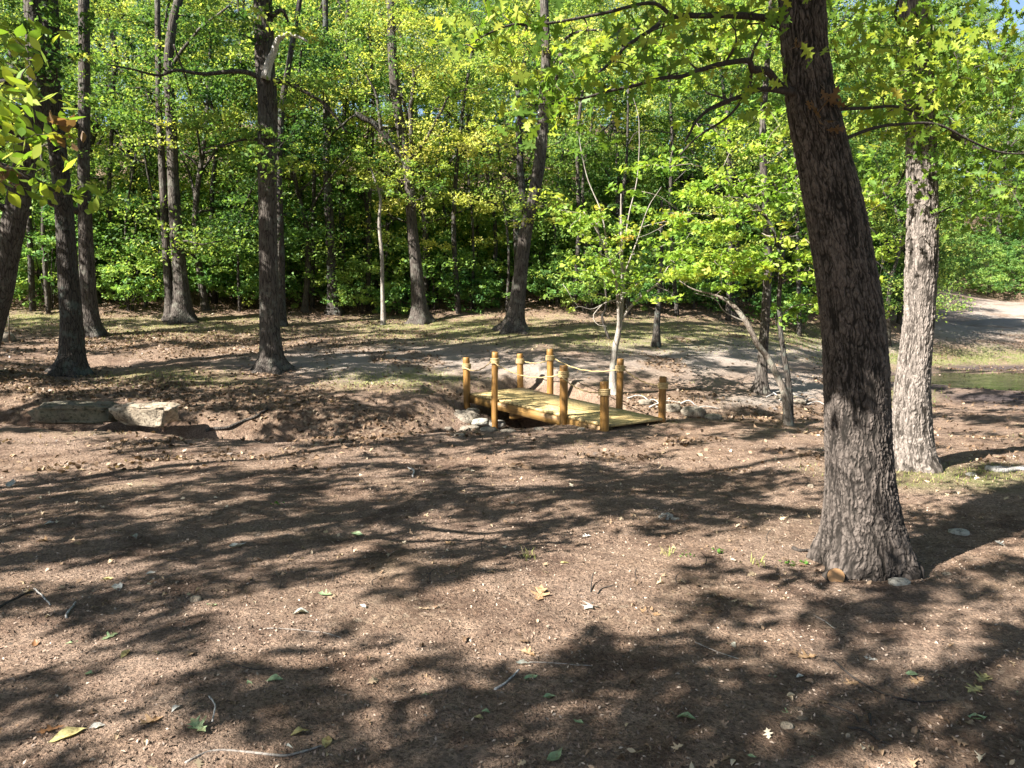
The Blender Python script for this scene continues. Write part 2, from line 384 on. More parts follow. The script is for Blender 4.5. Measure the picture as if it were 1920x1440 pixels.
def woodmat(name, a, b_, scale=(18, 18, 2.0), rough=.6, bump=.25):
    m, t, b = newmat(name)
    co = N(t, 'ShaderNodeTexCoord').outputs['Object']
    g = noise(t, mapping(t, co, scale), 1.6, 6, .65, .6); k = noise(t, co, 6, 3, .6)
    c = ramp(t, g, [(.3, a), (.7, b_)]); c = mix(t, math_(t, 'MULTIPLY', k, .8), c, tuple(x * .45 for x in a))
    ck = noise(t, mapping(t, co, tuple(x * (3.2 if x > 5 else .9) for x in scale)), 1.5, 4, .6, .3)
    oi = N(t, 'ShaderNodeObjectInfo'); c = mix(t, math_(t, 'MULTIPLY', oi.outputs['Random'], .5), c, tuple(x * .55 for x in a))
    c = mix(t, ramp(t, ck, [(.36, (.85, .85, .85)), (.45, (0, 0, 0))]), c, tuple(x * .3 for x in a))
    t.links.new(c, b.inputs['Base Color']); b.inputs['Roughness'].default_value = rough
    bp = N(t, 'ShaderNodeBump', inp={'Strength': bump, 'Distance': .006}); t.links.new(g, bp.inputs['Height']); t.links.new(bp.outputs[0], b.inputs['Normal'])
    return m
POSTM = woodmat('wood_post', (.25, .115, .02), (.46, .245, .05))
BEAMM = woodmat('wood_beam', (.24, .125, .03), (.38, .22, .06), (2, 2, 18))
DECKM = woodmat('wood_deck', (.50, .36, .15), (.62, .48, .22), (9, 3, 3), .55, .15)
ROPEM = woodmat('rope_fibre', (.48, .34, .15), (.66, .5, .26), (60, 60, 60), .9, .6)
CUTM = woodmat('wood_cut', (.42, .22, .09), (.58, .36, .18), (3, 3, 3), .7, .2)

def rockmat(name, a, b_, moss=0.0, mc=(.05, .09, .03)):
    m, t, b = newmat(name)
    co = N(t, 'ShaderNodeTexCoord').outputs['Object']
    n1 = noise(t, co, 4, 6, .65); n2 = noise(t, co, 22, 5, .7)
    c = ramp(t, n1, [(.3, a), (.65, b_)]); c = mix(t, ramp(t, n2, [(.38, (.85, .85, .85)), (.5, (0, 0, 0))]), c, tuple(x * .3 for x in a))
    if moss:
        mn = noise(t, co, 3.2, 5, .7)
        c = mix(t, math_(t, 'MULTIPLY', ramp(t, mn, [(.4, (0, 0, 0)), (.55, (1, 1, 1))]), moss), c, mc)
    t.links.new(c, b.inputs['Base Color']); b.inputs['Roughness'].default_value = .9
    bp = N(t, 'ShaderNodeBump', inp={'Strength': .8, 'Distance': .03}); t.links.new(math_(t, 'ADD', n1, n2), bp.inputs['Height']); t.links.new(bp.outputs[0], b.inputs['Normal'])
    return m
ROCK_PALE = rockmat('limestone_pale', (.20, .155, .105), (.42, .35, .26))
ROCK_MOSS = rockmat('limestone_mossy', (.08, .068, .05), (.22, .18, .13), .4, (.05, .06, .025))
ROCK_CREEK = rockmat('creek_stone', (.15, .125, .095), (.36, .31, .24), .4, (.09, .07, .05))
ROCK_GREY = rockmat('limestone_grey', (.26, .24, .2), (.50, .47, .41), .3, (.16, .15, .1))

# ------------------------------------------------------------------ ground sheet
def gmask(px, py, L):
    t = np.zeros_like(px)
    for cx, cy, rx, ry in L: t = np.maximum(t, np.exp(-(((px - cx) / rx) ** 2 + ((py - cy) / ry) ** 2)))
    return t
def masks(x, y, z):
    px, py, fw = project(np.stack([x, y, z], -1)); ok = fw > 1
    n = fbm(x * 1.3, y * 1.3, 77, 4)
    grassy = gmask(px, py, [(350, 618, 260, 26), (60, 600, 120, 20), (850, 618, 260, 26), (1200, 628, 220, 30), (1480, 630, 140, 22), (760, 712, 130, 20), (1800, 895, 170, 26), (1770, 672, 260, 22), (1900, 668, 160, 14), (1700, 740, 60, 30), (320, 710, 160, 18)])
    grassy = np.clip(grassy * 1.5 + n * .5 - .15, 0, 1) * ok
    path = gmask(px, py, [(720, 675, 300, 38), (1000, 690, 160, 26), (1350, 670, 260, 40), (1600, 660, 120, 30), (1500, 720, 100, 30), (1400, 760, 120, 20), (1890, 600, 130, 50), (1800, 620, 80, 26)])
    path = np.clip(path * 1.3 + n * .3 - .15, 0, 1) * ok * (y > 9)
    lit = gmask(px, py, [(640, 790, 230, 48), (60, 720, 220, 45), (300, 735, 200, 30), (500, 770, 200, 45), (350, 640, 400, 30), (1450, 775, 160, 18), (1240, 760, 120, 20)])
    wood = sstep(0, 2.0, y - woodedge(x))
    drift = .55 * sstep(.18, .5, fbm(x * .9 + 3, y * 1.3, 143, 4)) * (y > 2)
    litter = np.clip(np.maximum(np.maximum(lit * 1.15 + n * .5 - .25, wood), drift), 0, 1) * ok + (1 - ok) * 0
    mud_and_dark = np.clip(gmask(px, py, [(1720, 715, 160, 22), (1880, 745, 140, 16), (1900, 690, 200, 7)]) * 1.5 + n * .4 - .3, 0, 1) * ok * (y > 9)
    under = np.exp(-(((x - .3) / 1.1) ** 2 + ((y - 11.8) / 1.0) ** 2)); mud_and_dark = np.maximum(mud_and_dark, under * .8)  # ground under the footbridge blended to the same dark tone
    grassy *= (1 - litter * .6) * (1 - mud_and_dark)
    return grassy, path * (1 - litter), litter, mud_and_dark
def woodedge(x):
    return np.interp(x, [-60, -20, -9.5, -5, -2, 3, 8, 13, 15.5, 17, 19, 24, 30, 60], [18, 19, 20.2, 21, 21.5, 21.5, 23.5, 26.5, 29, 34, 45, 50, 52, 55])
ys = [-14.0]; 
while ys[-1] < 130:
    y_ = ys[-1]; ys.append(y_ + (1.0 if y_ < -2 else .25 if y_ < 1 else max(.028, .0035 * y_ ** 1.15) if y_ < 16 else .013 * (y_ - 8)))
ys = np.array(ys); NU = 420
u_ = np.linspace(-1, 1, NU); us = np.sign(u_) * (.45 * np.abs(u_) + .55 * np.abs(u_) ** 4)
half = np.maximum(14, 8 + np.maximum(ys, 0) * 1.6)
X = us[None, :] * half[:, None]; Y = np.repeat(ys[:, None], NU, 1); Z = H(X, Y)
fd = np.clip(1 - (Y - 2) / 14, 0, 1)
Z += .006 * fbm(X * 22, Y * 22, 91, 2) * fd + .012 * np.maximum(fbm(X * 3.1, Y * 3.1, 95, 3), 0) * fd
gb = MB(); idx = np.arange(X.size).reshape(X.shape)
gb.add(np.stack([X, Y, Z], -1).reshape(-1, 3), np.stack([idx[:-1, :-1], idx[:-1, 1:], idx[1:, 1:], idx[1:, :-1]], -1).reshape(-1, 4))
me = mesh_of(gb, 'ground', GROUND, smooth=True)
for nm, vals in zip(('grassy', 'path', 'litter', 'mud_and_dark'), masks(X.ravel(), Y.ravel(), Z.ravel())):
    me.attributes.new(nm, 'FLOAT', 'POINT').data.foreach_set('value', vals.astype(np.float32))
g = link('ground', me); g['kind'] = 'structure'
# pond
m, t, b = newmat('pond_water')
b.inputs['Base Color'].default_value = (.06, .05, .035, 1); b.inputs['Roughness'].default_value = .12; b.inputs['Specular IOR Level'].default_value = .9
co = N(t, 'ShaderNodeTexCoord').outputs['Object']
bp = N(t, 'ShaderNodeBump', inp={'Strength': .12, 'Distance': .05}); t.links.new(noise(t, mapping(t, co, (1, 2.5, 1)), 3, 3, .5), bp.inputs['Height']); t.links.new(bp.outputs[0], b.inputs['Normal'])
wb = MB(); th = np.linspace(0, 2 * math.pi, 96, endpoint=False)
pc = np.array([14.3, 18.3]); rr = 1 + .12 * fbm(np.cos(th) * 2 + 5, np.sin(th) * 2 + 5, 3, 3)
rim = np.stack([pc[0] + 5.6 * rr * np.cos(th), pc[1] + 3.25 * rr * np.sin(th), np.full(96, -.10)], -1)
wb.add(np.vstack([rim, [[pc[0], pc[1], -.10]]]), np.stack([np.full(96, 96), np.arange(96), (np.arange(96) + 1) % 96], -1))
pond = link('water', mesh_of(wb, 'water', m)); pond['kind'] = 'structure'

# ------------------------------------------------------------------ trees
def trunk_pts(pix, d, top=None, n=None, dd=0.0):
    """measured centre line [(px, py, width_px)] at depth d; dd = change of depth towards the top. The first point is put on the ground."""
    k = len(pix); P = []; R = []
    for i, (px, py, wpx) in enumerate(pix):
        di = d + dd * i / max(1, k - 1)
        P.append(W(px, py, di)); R.append(wpx / 2 / F * di)
    P[0][2] = h1(P[0][0], P[0][1])
    if top:
        dx, dy, hz, r = top; e = P[-1] - P[-2]; e = e / max(e[2], .1)
        P.append(P[-1] + np.array([e[0] * hz * .5 + dx * .4, dy * .4, hz * .5])); R.append((R[-1] + r) / 2)
        P.append(P[-2] + np.array([e[0] * hz * .8 + dx, dy, hz])); R.append(r)
    P = np.array(P); R = np.array(R)
    n = n or max(16, int(np.linalg.norm(np.diff(P, axis=0), axis=1).sum() / .12))
    return catmull(P, n), np.maximum(catmull(np.stack([R] * 3, 1), n)[:, 0], .006)
def flare_mod(seed, z0, amt=.9, h=.45, ripple=.05, lobes=5):
    rng = RS(seed); ph = rng.uniform(0, 6.28); ph2 = rng.uniform(0, 6.28)
    def f(R, th, pts):
        zz = (pts[:, 2] - z0)[:, None]; e = np.exp(-np.maximum(zz, -.05) / h)
        lob = .5 + .5 * np.cos(lobes * th + ph + .6 * np.sin(2 * th + ph2))[None]
        ee = np.exp(-np.maximum(zz, -.05) / (h * .35))
        out = R * (1 + amt * .35 * e + amt * ee * (lob ** 1.5) * .9)
        nn = fbm(np.cos(th)[None] * 1.5 + 7 + zz * 0, np.sin(th)[None] * 1.5 + zz * 1.6, seed, 3) + .5 * fbm(th[None] * 5 + zz * 0, zz * 4, seed + 3, 2)
        return out * (1 + ripple * nn)
    return f
def sink(P, R, z=.12):
    P = np.vstack([P[0] - [0, 0, z], P]); return P, np.concatenate([[R[0]], R])
def skeleton_grow(mb, skel, skr, targets, rng, r0=.022, r1=.005, sides=4, bend=.18):
    """thin branches from the nearest skeleton point out to each leaf cluster"""
    order = np.argsort([np.min(np.linalg.norm(skel - t, axis=1)) for t in targets])
    S = skel.copy(); Rr = skr.copy()
    for k in order:
        t = targets[k]; dv = S - t; dist = np.linalg.norm(dv, axis=1)
        cost = dist + .9 * np.maximum(dv[:, 2] + .25 * dist, 0)
        j = int(np.argmin(cost)); a = S[j]; L = dist[j]
        if L < .08: continue
        ra = min(Rr[j] * .62, r0 * (1 + L * .5)); n = max(4, int(L / .3) + 3)
        s = np.linspace(0, 1, n)[:, None]
        off = rng.normal(size=3) * bend * L; off[2] = abs(off[2]) * .6
        P = a + (t - a) * s + off * np.sin(math.pi * s) * (1 - s * .3) + rng.normal(size=(n, 3)) * .02 * L * np.sin(math.pi * s)
        rad = ra + (r1 - ra) * s[:, 0] ** .8
        tube(mb, P, rad, sides, tint=.35)
        S = np.vstack([S, P[1:]]); Rr = np.concatenate([Rr, rad[1:]])
def cluster_leaves(mb, centers, rad, n, L, rng, base=.45, spread=.18, flat=.55, zf=.4, shape=None, droop=0):
    """loose sprays: each centre holds n leaves spread over a few twig ends"""
    for c in centers:
        r = rad * rng.uniform(.6, 1.3); sub = max(2, int(n / 22))
        subc = c + rng.normal(size=(sub, 3)) * r * .55 * [1, 1, zf]
        nn = int(n * rng.uniform(.6, 1.3)); pick = rng.randint(0, sub, nn)
        P = subc[pick] + rng.normal(size=(nn, 3)) * r * .26 * [1, 1, zf * 1.1]
        tb = base + rng.normal() * spread
        tint = np.clip(tb + rng.normal(size=nn) * .09, 0, 1)
        if shape is None: leafquads(mb, P, L, rng, tint, flat)
        else: shaped(mb, P, L, rng, tint, shape, flat, droop)

# ---- measured trees of the clearing
def make_tree(name, label, cat, pix, d, mat, top, sides=20, flare=.9, fh=.45, dd=0, limbs=(), group=None, ripple=.05, lobes=5, seed=1, rings=None):
    P, R = trunk_pts(pix, d, top, rings, dd)
    root = thing(name, label, cat, P[0], group)
    P2, R2 = sink(P, R)
    mb = MB(); tube(mb, P2, R2, sides, flare_mod(seed, P[0][2], flare, fh, ripple, lobes)); pend(root, mb, mat)
    sk = [P[len(P) // 3:]]; sr = [R[len(R) // 3:]]
    for li in limbs:
        lp, ld, r0, r1 = li[:4]; lm = li[4] if len(li) > 4 else mat
        ld = ld if hasattr(ld, '__len__') else (ld, ld)
        Q = np.array([W(x, y, ld[0] + (ld[1] - ld[0]) * i / (len(lp) - 1)) for i, (x, y) in enumerate(lp)])
        n = max(8, int(np.linalg.norm(np.diff(Q, axis=0), axis=1).sum() / .07)); Q = catmull(Q, n)
        Q = Q + np.stack([fbm(np.linspace(0, n / 5, n) + seed, np.full(n, k * 7.3 + lp[0][0]), 5, 2) for k in range(3)], 1) * r0 * .9 * np.linspace(0, 1, n)[:, None]
        rr_ = np.linspace(r0, r1, n); lb = MB(); tube(lb, Q, rr_, 10, lambda R, th, p: R * (1 + .12 * fbm(th[None] * 3 + 0 * p[:, :1], p[:, :1] * 9 + p[:, 2:] * 9, 3, 2)))
        build('limb', lb, lm, root, True, li[5] if len(li) > 5 else None); sk.append(Q); sr.append(rr_)
    root_skel = (np.concatenate(sk), np.concatenate(sr))
    return root, root_skel
def grow(root, skel, centers, leafmb_fn, leafm, rng, twigmat=BARK_TWIG, r0=.02, r1=.004, targets=None, bend=.18):
    br = PEND[root.name][1]; cs = np.array(centers if targets is None else targets)
    skeleton_grow(br, skel[0], skel[1], cs, rng, r0, r1, 4, bend)
    cr = MB(); leafmb_fn(cr); build('crown', cr, leafm, root)
def px_centers(rows, rng):
    """rows: (cx, cy, rx, ry, d, dspread, n)"""
    out = []
    for cx, cy, rx, ry, d, ds, n in rows:
        for _ in range(n):
            a = rng.uniform(0, 6.283); r = math.sqrt(rng.uniform())
            out.append(W(cx + rx * r * math.cos(a), cy + ry * r * math.sin(a), d + rng.uniform(-ds, ds)))
    return np.array(out)

SHADERS = []   # (root, skeleton, xy) of trees that can carry added shade clumps
rng = RS(11)
# big oak, right foreground: its bark plates are modelled
def big_trunk(name, label, cat, prof, d, seed, limbs, cellw, amp, nr, ns, topz, flare, mat=None):
    ys_ = np.array([p[0] for p in prof], float); lf = np.array([p[1] for p in prof]); rt = np.array([p[2] for p in prof])
    P = np.array([W((a + b) / 2, y, d) for y, a, b in prof]); R = (rt - lf) / 2 / F * d
    P[0][2] = h1(P[0][0], P[0][1])
    e = (P[-1] - P[-2]) / (P[-1] - P[-2])[2]
    for k, (dz, fr) in enumerate(((1.2, .9), (2.6, .72), (topz, .3))):
        P = np.vstack([P, P[len(prof) - 1] + [e[0] * dz * (1 - .08 * dz), .12 * dz * (k % 2), dz]]); R = np.append(R, R[len(prof) - 1] * fr)
    Pc = catmull(P, nr); Rc = catmull(np.stack([R] * 3, 1), nr)[:, 0]
    # even spacing along the visible length, coarser above
    z = Pc[:, 2]; zt = np.concatenate([np.linspace(z[0], 4.2, int(nr * .8)), np.linspace(4.25, z[-1], int(nr * .2))])
    Pc = np.stack([np.interp(zt, z, Pc[:, k]) for k in range(3)], 1); Rc = np.interp(zt, z, Rc)
    root = thing(name, label, cat, Pc[0])
    Pc[0, 2] -= .08
    th = np.linspace(0, 2 * math.pi, ns, endpoint=False)
    s = np.concatenate([[0], np.cumsum(np.linalg.norm(np.diff(Pc, axis=0), axis=1))])
    zz = (Pc[:, 2] - Pc[0, 2] - .08)[:, None]
    rng2 = RS(seed); ph = rng2.uniform(0, 6)
    Rm = float(np.median(Rc))
    K = round(2 * math.pi * Rm / cellw); per = K
    cu = th / (2 * math.pi) * K
    U = np.repeat(cu[None], len(s), 0); Vv = np.repeat((s / (cellw * 3.3))[:, None], ns, 1)
    U = U + 1.1 * fbm(np.cos(th)[None] * 3 + 0 * Vv, Vv * .45 + 3 * np.sin(th)[None], seed, 3); Vv = Vv + .8 * fbm(np.cos(th)[None] * 4 + 9 + 0 * Vv, Vv * .3 + 4 * np.sin(th)[None], seed + 4, 3)
    wl, wid = worley(np.mod(U, per), Vv, seed)
    # the seam at the back: blend
    Uw = U + .5 * fbm(U * .9, Vv * 1.4, seed + 50, 3); rid = np.minimum(np.abs(fbm(Uw * .55, Vv * .16, seed + 51, 3)), np.abs(fbm(Uw * .45 + 9, Vv * .2, seed + 53, 3)))
    plate = sstep(.0, .10, rid) * (.45 + .55 * sstep(.02, .2, wl)) * (.7 + .5 * fbm(U * 1.7, Vv * 2.1, seed + 30, 3))
    fis = fbm(U * .35, Vv * .12, seed + 8, 3)
    plate = plate * (.25 + .75 * sstep(.02, .13, np.abs(fbm(U * .5, Vv * .17, seed + 40, 3))))
    dispm = amp * (plate * (.75 + .5 * wid) + .9 * np.minimum(fis, 0) + .45 * fbm(U * 2.4, Vv * 4, seed + 12, 4))
    def mod(R, th_, pts):
        e1 = np.exp(-np.maximum(zz, 0) / .35); lob = .5 + .5 * np.cos(4 * th_ + ph + .7 * np.sin(2 * th_))[None]
        e2 = np.exp(-np.maximum(zz, 0) / .14)
        return R * (1 + flare * (.12 * e1 + .5 * e2 * lob ** 1.4)) * (1 + .03 * fbm(np.cos(th_)[None] * 1.3 + 0 * zz, np.sin(th_)[None] * 1.3 + zz * 1.2, seed + 2, 3)) + dispm
    mb = MB(); tint = np.clip(plate * (.55 + .6 * wid) - .3 * np.maximum(-fis, 0), 0, 1)
    tube(mb, Pc, Rc, ns, mod, tint)
    pend(root, mb, mat or BARK_BIG)
    sk = [Pc[int(len(Pc) * .25)::6]]; sr = [Rc[int(len(Pc) * .25)::6] * .25]
    for lp, ld, r0, r1 in limbs:
        Q = np.array([W(x, y, ld[0] + (ld[1] - ld[0]) * i / (len(lp) - 1)) for i, (x, y) in enumerate(lp)])
        n = max(10, int(np.linalg.norm(np.diff(Q, axis=0), axis=1).sum() / .04)); Q = catmull(Q, n)
        Q = Q + np.stack([fbm(np.linspace(0, n / 6, n) + seed, np.full(n, k * 7.3 + lp[0][0]), 5, 2) for k in range(3)], 1) * r0 * 1.2 * np.linspace(0, 1, n)[:, None]
        rr_ = r0 + (r1 - r0) * np.linspace(0, 1, n) ** .8; lb = MB(); tube(lb, Q, rr_, 9); build('limb', lb, BARK_TWIG, root, True); sk.append(Q); sr.append(rr_)
    return root, (np.concatenate(sk), np.concatenate(sr))

OAK_PROF = [(1078, 1552, 1682), (1040, 1548, 1686), (1000, 1550, 1684), (900, 1553, 1671), (800, 1552, 1664), (700, 1550, 1660), (600, 1545, 1652), (500, 1533, 1635), (400, 1517, 1616), (300, 1499, 1590), (200, 1481, 1566), (100, 1471, 1548), (0, 1464, 1542)]
oak, oak_sk = big_trunk('oak_tree', 'large leaning oak with thick plated bark nearest the camera, cut stump disc at its foot', 'tree', OAK_PROF, 4.64, 3,
    [([(1500, 176), (1472, 172), (1430, 168), (1390, 182), (1340, 200), (1310, 222), (1285, 262)], (4.6, 4.3), .022, .006),
     ([(1500, 180), (1462, 160), (1440, 134), (1412, 132), (1404, 112), (1360, 117), (1310, 128), (1270, 148), (1210, 158), (1140, 172), (1060, 192), (990, 198)], (4.6, 4.0), .026, .004),
     ([(1408, 132), (1404, 165), (1370, 215), (1310, 255), (1275, 290)], (4.45, 4.5), .012, .004),
     ([(1480, 40), (1400, 30), (1330, 28), (1262, 32), (1215, 62), (1170, 95), (1125, 130)], (4.7, 3.9), .024, .006),
     ([(1262, 32), (1220, 5), (1130, 25), (1020, 45), (950, 48), (880, 85)], (4.2, 3.9), .012, .004),
     ([(1555, 275), (1590, 258), (1640, 240), (1700, 232), (1760, 235), (1820, 265), (1880, 285), (1940, 287)], (4.6, 4.9), .013, .005),
     ([(1570, 205), (1620, 203), (1680, 200), (1720, 215), (1760, 235)], (4.7, 5.0), .012, .005),
     ([(1500, 90), (1470, 60), (1430, 45), (1390, 50)], (4.7, 4.6), .01, .004)],
    .0135, .009, 1000, 360, 5.5, 1.0)
oc = px_centers([(1150, 150, 130, 45, 4.1, .3, 12), (1020, 185, 110, 35, 4.0, .2, 9), (920, 65, 60, 55, 3.9, .2, 10), (1040, 235, 50, 60, 4.0, .15, 5), (1300, 60, 120, 60, 4.4, .4, 14), (1180, 60, 80, 50, 4.2, .4, 7),
                 (1330, 150, 110, 40, 4.4, .3, 8), (1400, 30, 80, 35, 4.6, .3, 8), (1640, 160, 60, 90, 5.0, .4, 9), (1590, 60, 50, 60, 5.0, .3, 5), (1720, 230, 60, 50, 5.0, .3, 8), (1850, 70, 90, 60, 5.4, .5, 12), (1840, 180, 90, 60, 5.3, .4, 10),
                 (1880, 360, 50, 50, 5.0, .3, 8), (1740, 100, 70, 70, 5.3, .4, 10)], rng)
def f(mb):
    r = RS(21)
    for c in oc:
        n = r.randint(6, 13); tb = r.choice([.15, .25, .35, .42, .5, .55, .62, .7]); P = c + r.normal(size=(n, 3)) * [.13, .13, .07]
        shaped(mb, P, .095, r, np.clip(tb + r.normal(size=n) * .05, 0, .88), OAK, .3, .6, .6)
    for q in ((1545, 205, 4.45), (1540, 210, 4.43)):   # dead cluster hanging on the trunk
        P = W(*q) + r.normal(size=(7, 3)) * [.045, .02, .06]; shaped(mb, P, .10, r, np.full(7, .95), OAK, .1, .8)
    P = W(1495, 88, 4.42) + r.normal(size=(3, 3)) * .02; shaped(mb, P, .09, r, np.full(3, .97), OAK, .2, .4)
grow(oak, oak_sk, oc, f, LEAF_OAK, rng, r0=.010, r1=.0025)
SHADERS.append((oak, None))

P16 = [(884, 1684, 1752), (840, 1678, 1745), (760, 1679, 1741), (700, 1684, 1741), (600, 1697, 1749), (500, 1701, 1754), (400, 1704, 1754), (300, 1703, 1753), (200, 1701, 1749), (100, 1696, 1744), (0, 1690, 1740)]
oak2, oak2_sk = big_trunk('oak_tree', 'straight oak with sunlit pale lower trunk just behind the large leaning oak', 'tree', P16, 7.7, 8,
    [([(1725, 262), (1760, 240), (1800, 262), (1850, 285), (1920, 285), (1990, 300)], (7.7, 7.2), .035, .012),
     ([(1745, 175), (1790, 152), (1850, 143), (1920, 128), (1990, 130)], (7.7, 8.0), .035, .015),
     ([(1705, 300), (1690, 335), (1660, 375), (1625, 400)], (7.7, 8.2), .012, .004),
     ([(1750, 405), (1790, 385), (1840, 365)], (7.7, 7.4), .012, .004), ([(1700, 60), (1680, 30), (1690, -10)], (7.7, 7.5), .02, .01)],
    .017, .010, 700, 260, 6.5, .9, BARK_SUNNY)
oc2 = px_centers([(1830, 110, 110, 110, 7.6, .8, 26), (1700, 130, 70, 90, 7.2, .4, 12), (1850, 320, 80, 60, 7.4, .6, 16), (1640, 60, 60, 60, 7.6, .6, 9), (1860, 400, 60, 30, 7.5, .5, 8), (1780, 210, 60, 40, 7.0, .4, 10), (1650, 330, 50, 70, 8.0, .5, 6)], rng)
def f(mb):
    r = RS(22)
    for c in oc2:
        n = r.randint(20, 40); P = c + r.normal(size=(n, 3)) * [.26, .26, .12]; tb = r.choice([.2, .3, .4, .5, .6, .68])
        shaped(mb, P, .095, r, np.clip(tb + r.normal(size=n) * .06, 0, .9), OAK, .3, .4, .6)
grow(oak2, oak2_sk, oc2, f, LEAF_OAK, rng, r0=.012, r1=.003)
SHADERS.append((oak2, None))

# trees on the left and in the middle
def leafy(rows, n, L, rad, base=.45, flat=.55, seed=1, leafm=None, shape=None, spread=.16, zf=.4):
    r = RS(seed); cs = px_centers(rows, r)
    return cs, (lambda mb: cluster_leaves(mb, cs, rad, n, L, r, base, spread, flat, zf, shape))
T = {}; YOUNGC = []
def std(key, name, label, pix, d, mat, top=(0, 0, 6, .05), rows=(), nl=80, L=.09, rad=.35, base=.45, leafm=LEAF_WOOD, limbs=(), r0=.02, **k):
    root, sk = make_tree(name, label, 'tree', pix, d, mat, top, limbs=limbs, seed=len(T) + 5, **k)
    if rows:
        cs, fn = leafy(rows, nl, L, rad, base, seed=len(T) + 50)
        grow(root, sk, cs, fn, leafm, RS(len(T) + 90), r0=r0)
        if leafm is LEAF_YOUNG: YOUNGC.extend(list(cs))
    T[key] = (root, sk); return root
std('t1', 'leaning_tree', 'dark thick trunk leaning in from the left edge of the picture', [(-60, 640, 60), (-5, 560, 46), (12, 480, 42), (30, 400, 40), (48, 300, 36), (68, 200, 32), (66, 90, 30), (60, 0, 28)], 13, BARK_GREY, rows=[(90, 60, 80, 60, 12.5, 1, 10), (20, 200, 60, 120, 12.5, 1, 10)])
std('t2', 'woodland_tree', 'dark lichen-spotted tree with flared roots standing above the mossy rock ledge', [(133, 698, 44), (135, 660, 40), (134, 600, 37), (128, 520, 35), (123, 440, 32), (117, 360, 31), (108, 280, 30), (100, 190, 30), (96, 100, 30), (92, 0, 29)], 14, BARK_DARK, flare=1.2, fh=.4,
    rows=[(120, 30, 90, 50, 14, 1.5, 12), (60, 130, 90, 60, 13.5, 1, 9)], lobes=6, sides=28)
std('t3', 'woodland_tree', 'straight grey-brown tree just behind the lichen-spotted one on the left', [(170, 628, 34), (167, 580, 29), (163, 500, 27), (160, 420, 24), (157, 320, 21), (158, 200, 20), (158, 100, 19), (157, 0, 18)], 17.5, BARK_GREY, flare=.8,
    rows=[(200, 60, 90, 60, 17.5, 1.5, 14), (150, 200, 60, 60, 17, 1.2, 9), (190, 340, 40, 60, 17, .8, 8)], sides=24)
std('t4', 'twin_trunk_tree', 'thicker stem of the pair of trunks touching at the foot, edge of the wood', [(341, 594, 36), (341, 560, 30), (336, 500, 25), (330, 430, 23), (325, 340, 20), (322, 250, 19), (316, 120, 17), (325, 40, 16), (335, 0, 15)], 20, BARK_GREY,
    rows=[(330, 170, 90, 60, 20, 1.5, 14), (420, 400, 60, 30, 19.5, 1, 8), (300, 60, 80, 50, 20, 1.5, 12)], limbs=[([(325, 465), (345, 452), (380, 458), (415, 452)], (20, 19), .03, .01), ([(318, 130), (345, 90), (380, 50), (430, 10)], (20, 19.5), .05, .02)], sides=20)
std('t4b', 'twin_trunk_tree', 'slimmer pale stem of the pair of trunks touching at the foot, edge of the wood', [(321, 596, 22), (318, 560, 16), (312, 480, 14), (307, 380, 13), (302, 280, 12), (298, 200, 11), (296, 60, 10)], 20, BARK_GREY, rows=[(290, 250, 60, 60, 20, 1, 9)], sides=14)
std('t5', 'woodland_tree', 'tall straight tree with a bleached broken branch, middle left of the clearing', [(511, 692, 44), (508, 650, 38), (505, 600, 35), (504, 500, 34), (502, 400, 33), (501, 300, 34), (502, 200, 35), (497, 120, 34), (493, 0, 33)], 14.5, BARK_GREY, flare=1.0, fh=.3, lobes=7, sides=36,
    rows=[(440, 30, 60, 40, 14.5, 1, 9), (570, 170, 60, 30, 14.3, .8, 7), (470, 270, 40, 30, 14.2, .4, 5), (515, 310, 35, 22, 14.0, .15, 5), (410, 240, 60, 25, 14.2, .6, 6), (560, 40, 60, 40, 14.5, 1, 8)],
    limbs=[([(498, 148), (503, 125), (514, 100), (521, 75), (540, 65), (560, 72), (578, 78)], (14.3, 14.0), .085, .02, BARK_DEAD, 'bleached broken branch curving over'),
           ([(492, 150), (470, 138), (440, 134), (400, 138), (370, 138), (330, 132), (300, 142), (250, 130), (200, 122)], (14.4, 13.8), .05, .012),
           ([(512, 150), (545, 158), (580, 175), (620, 205), (650, 245)], (14.5, 14.2), .05, .015), ([(510, 30), (530, 20), (545, 55)], (14.4, 14.6), .05, .02), ([(492, 262), (455, 262), (420, 272), (380, 278)], (14.4, 14), .028, .008)])
std('t6', 'woodland_tree', 'slender dark tree half hidden right behind the tall straight one', [(527, 600, 16), (528, 500, 13), (525, 400, 12), (523, 300, 12), (529, 200, 12), (545, 100, 10)], 20, BARK_DARK, rows=[(560, 240, 50, 60, 20, 1, 9)], sides=12)
std('t7', 'woodland_tree', 'dark tree with crooked limbs inside the wood, second trunk right of the tall straight one', [(628, 600, 22), (624, 540, 20), (620, 460, 18), (615, 360, 16), (613, 260, 15), (612, 180, 13)], 21.8, BARK_DARK, rows=[(600, 120, 70, 60, 21.5, 1.2, 12), (650, 320, 60, 40, 21, 1, 8)],
    limbs=[([(613, 260), (640, 235), (665, 215)], (21.8, 21), .04, .02)], sides=14)
std('t7b', 'woodland_tree', 'thin dark tree inside the wood beside the tree with crooked limbs', [(646, 600, 13), (643, 500, 11), (641, 400, 10), (643, 300, 9), (646, 200, 8)], 23, BARK_DARK, sides=10, rows=[(660, 160, 50, 40, 22.5, 1, 7)])
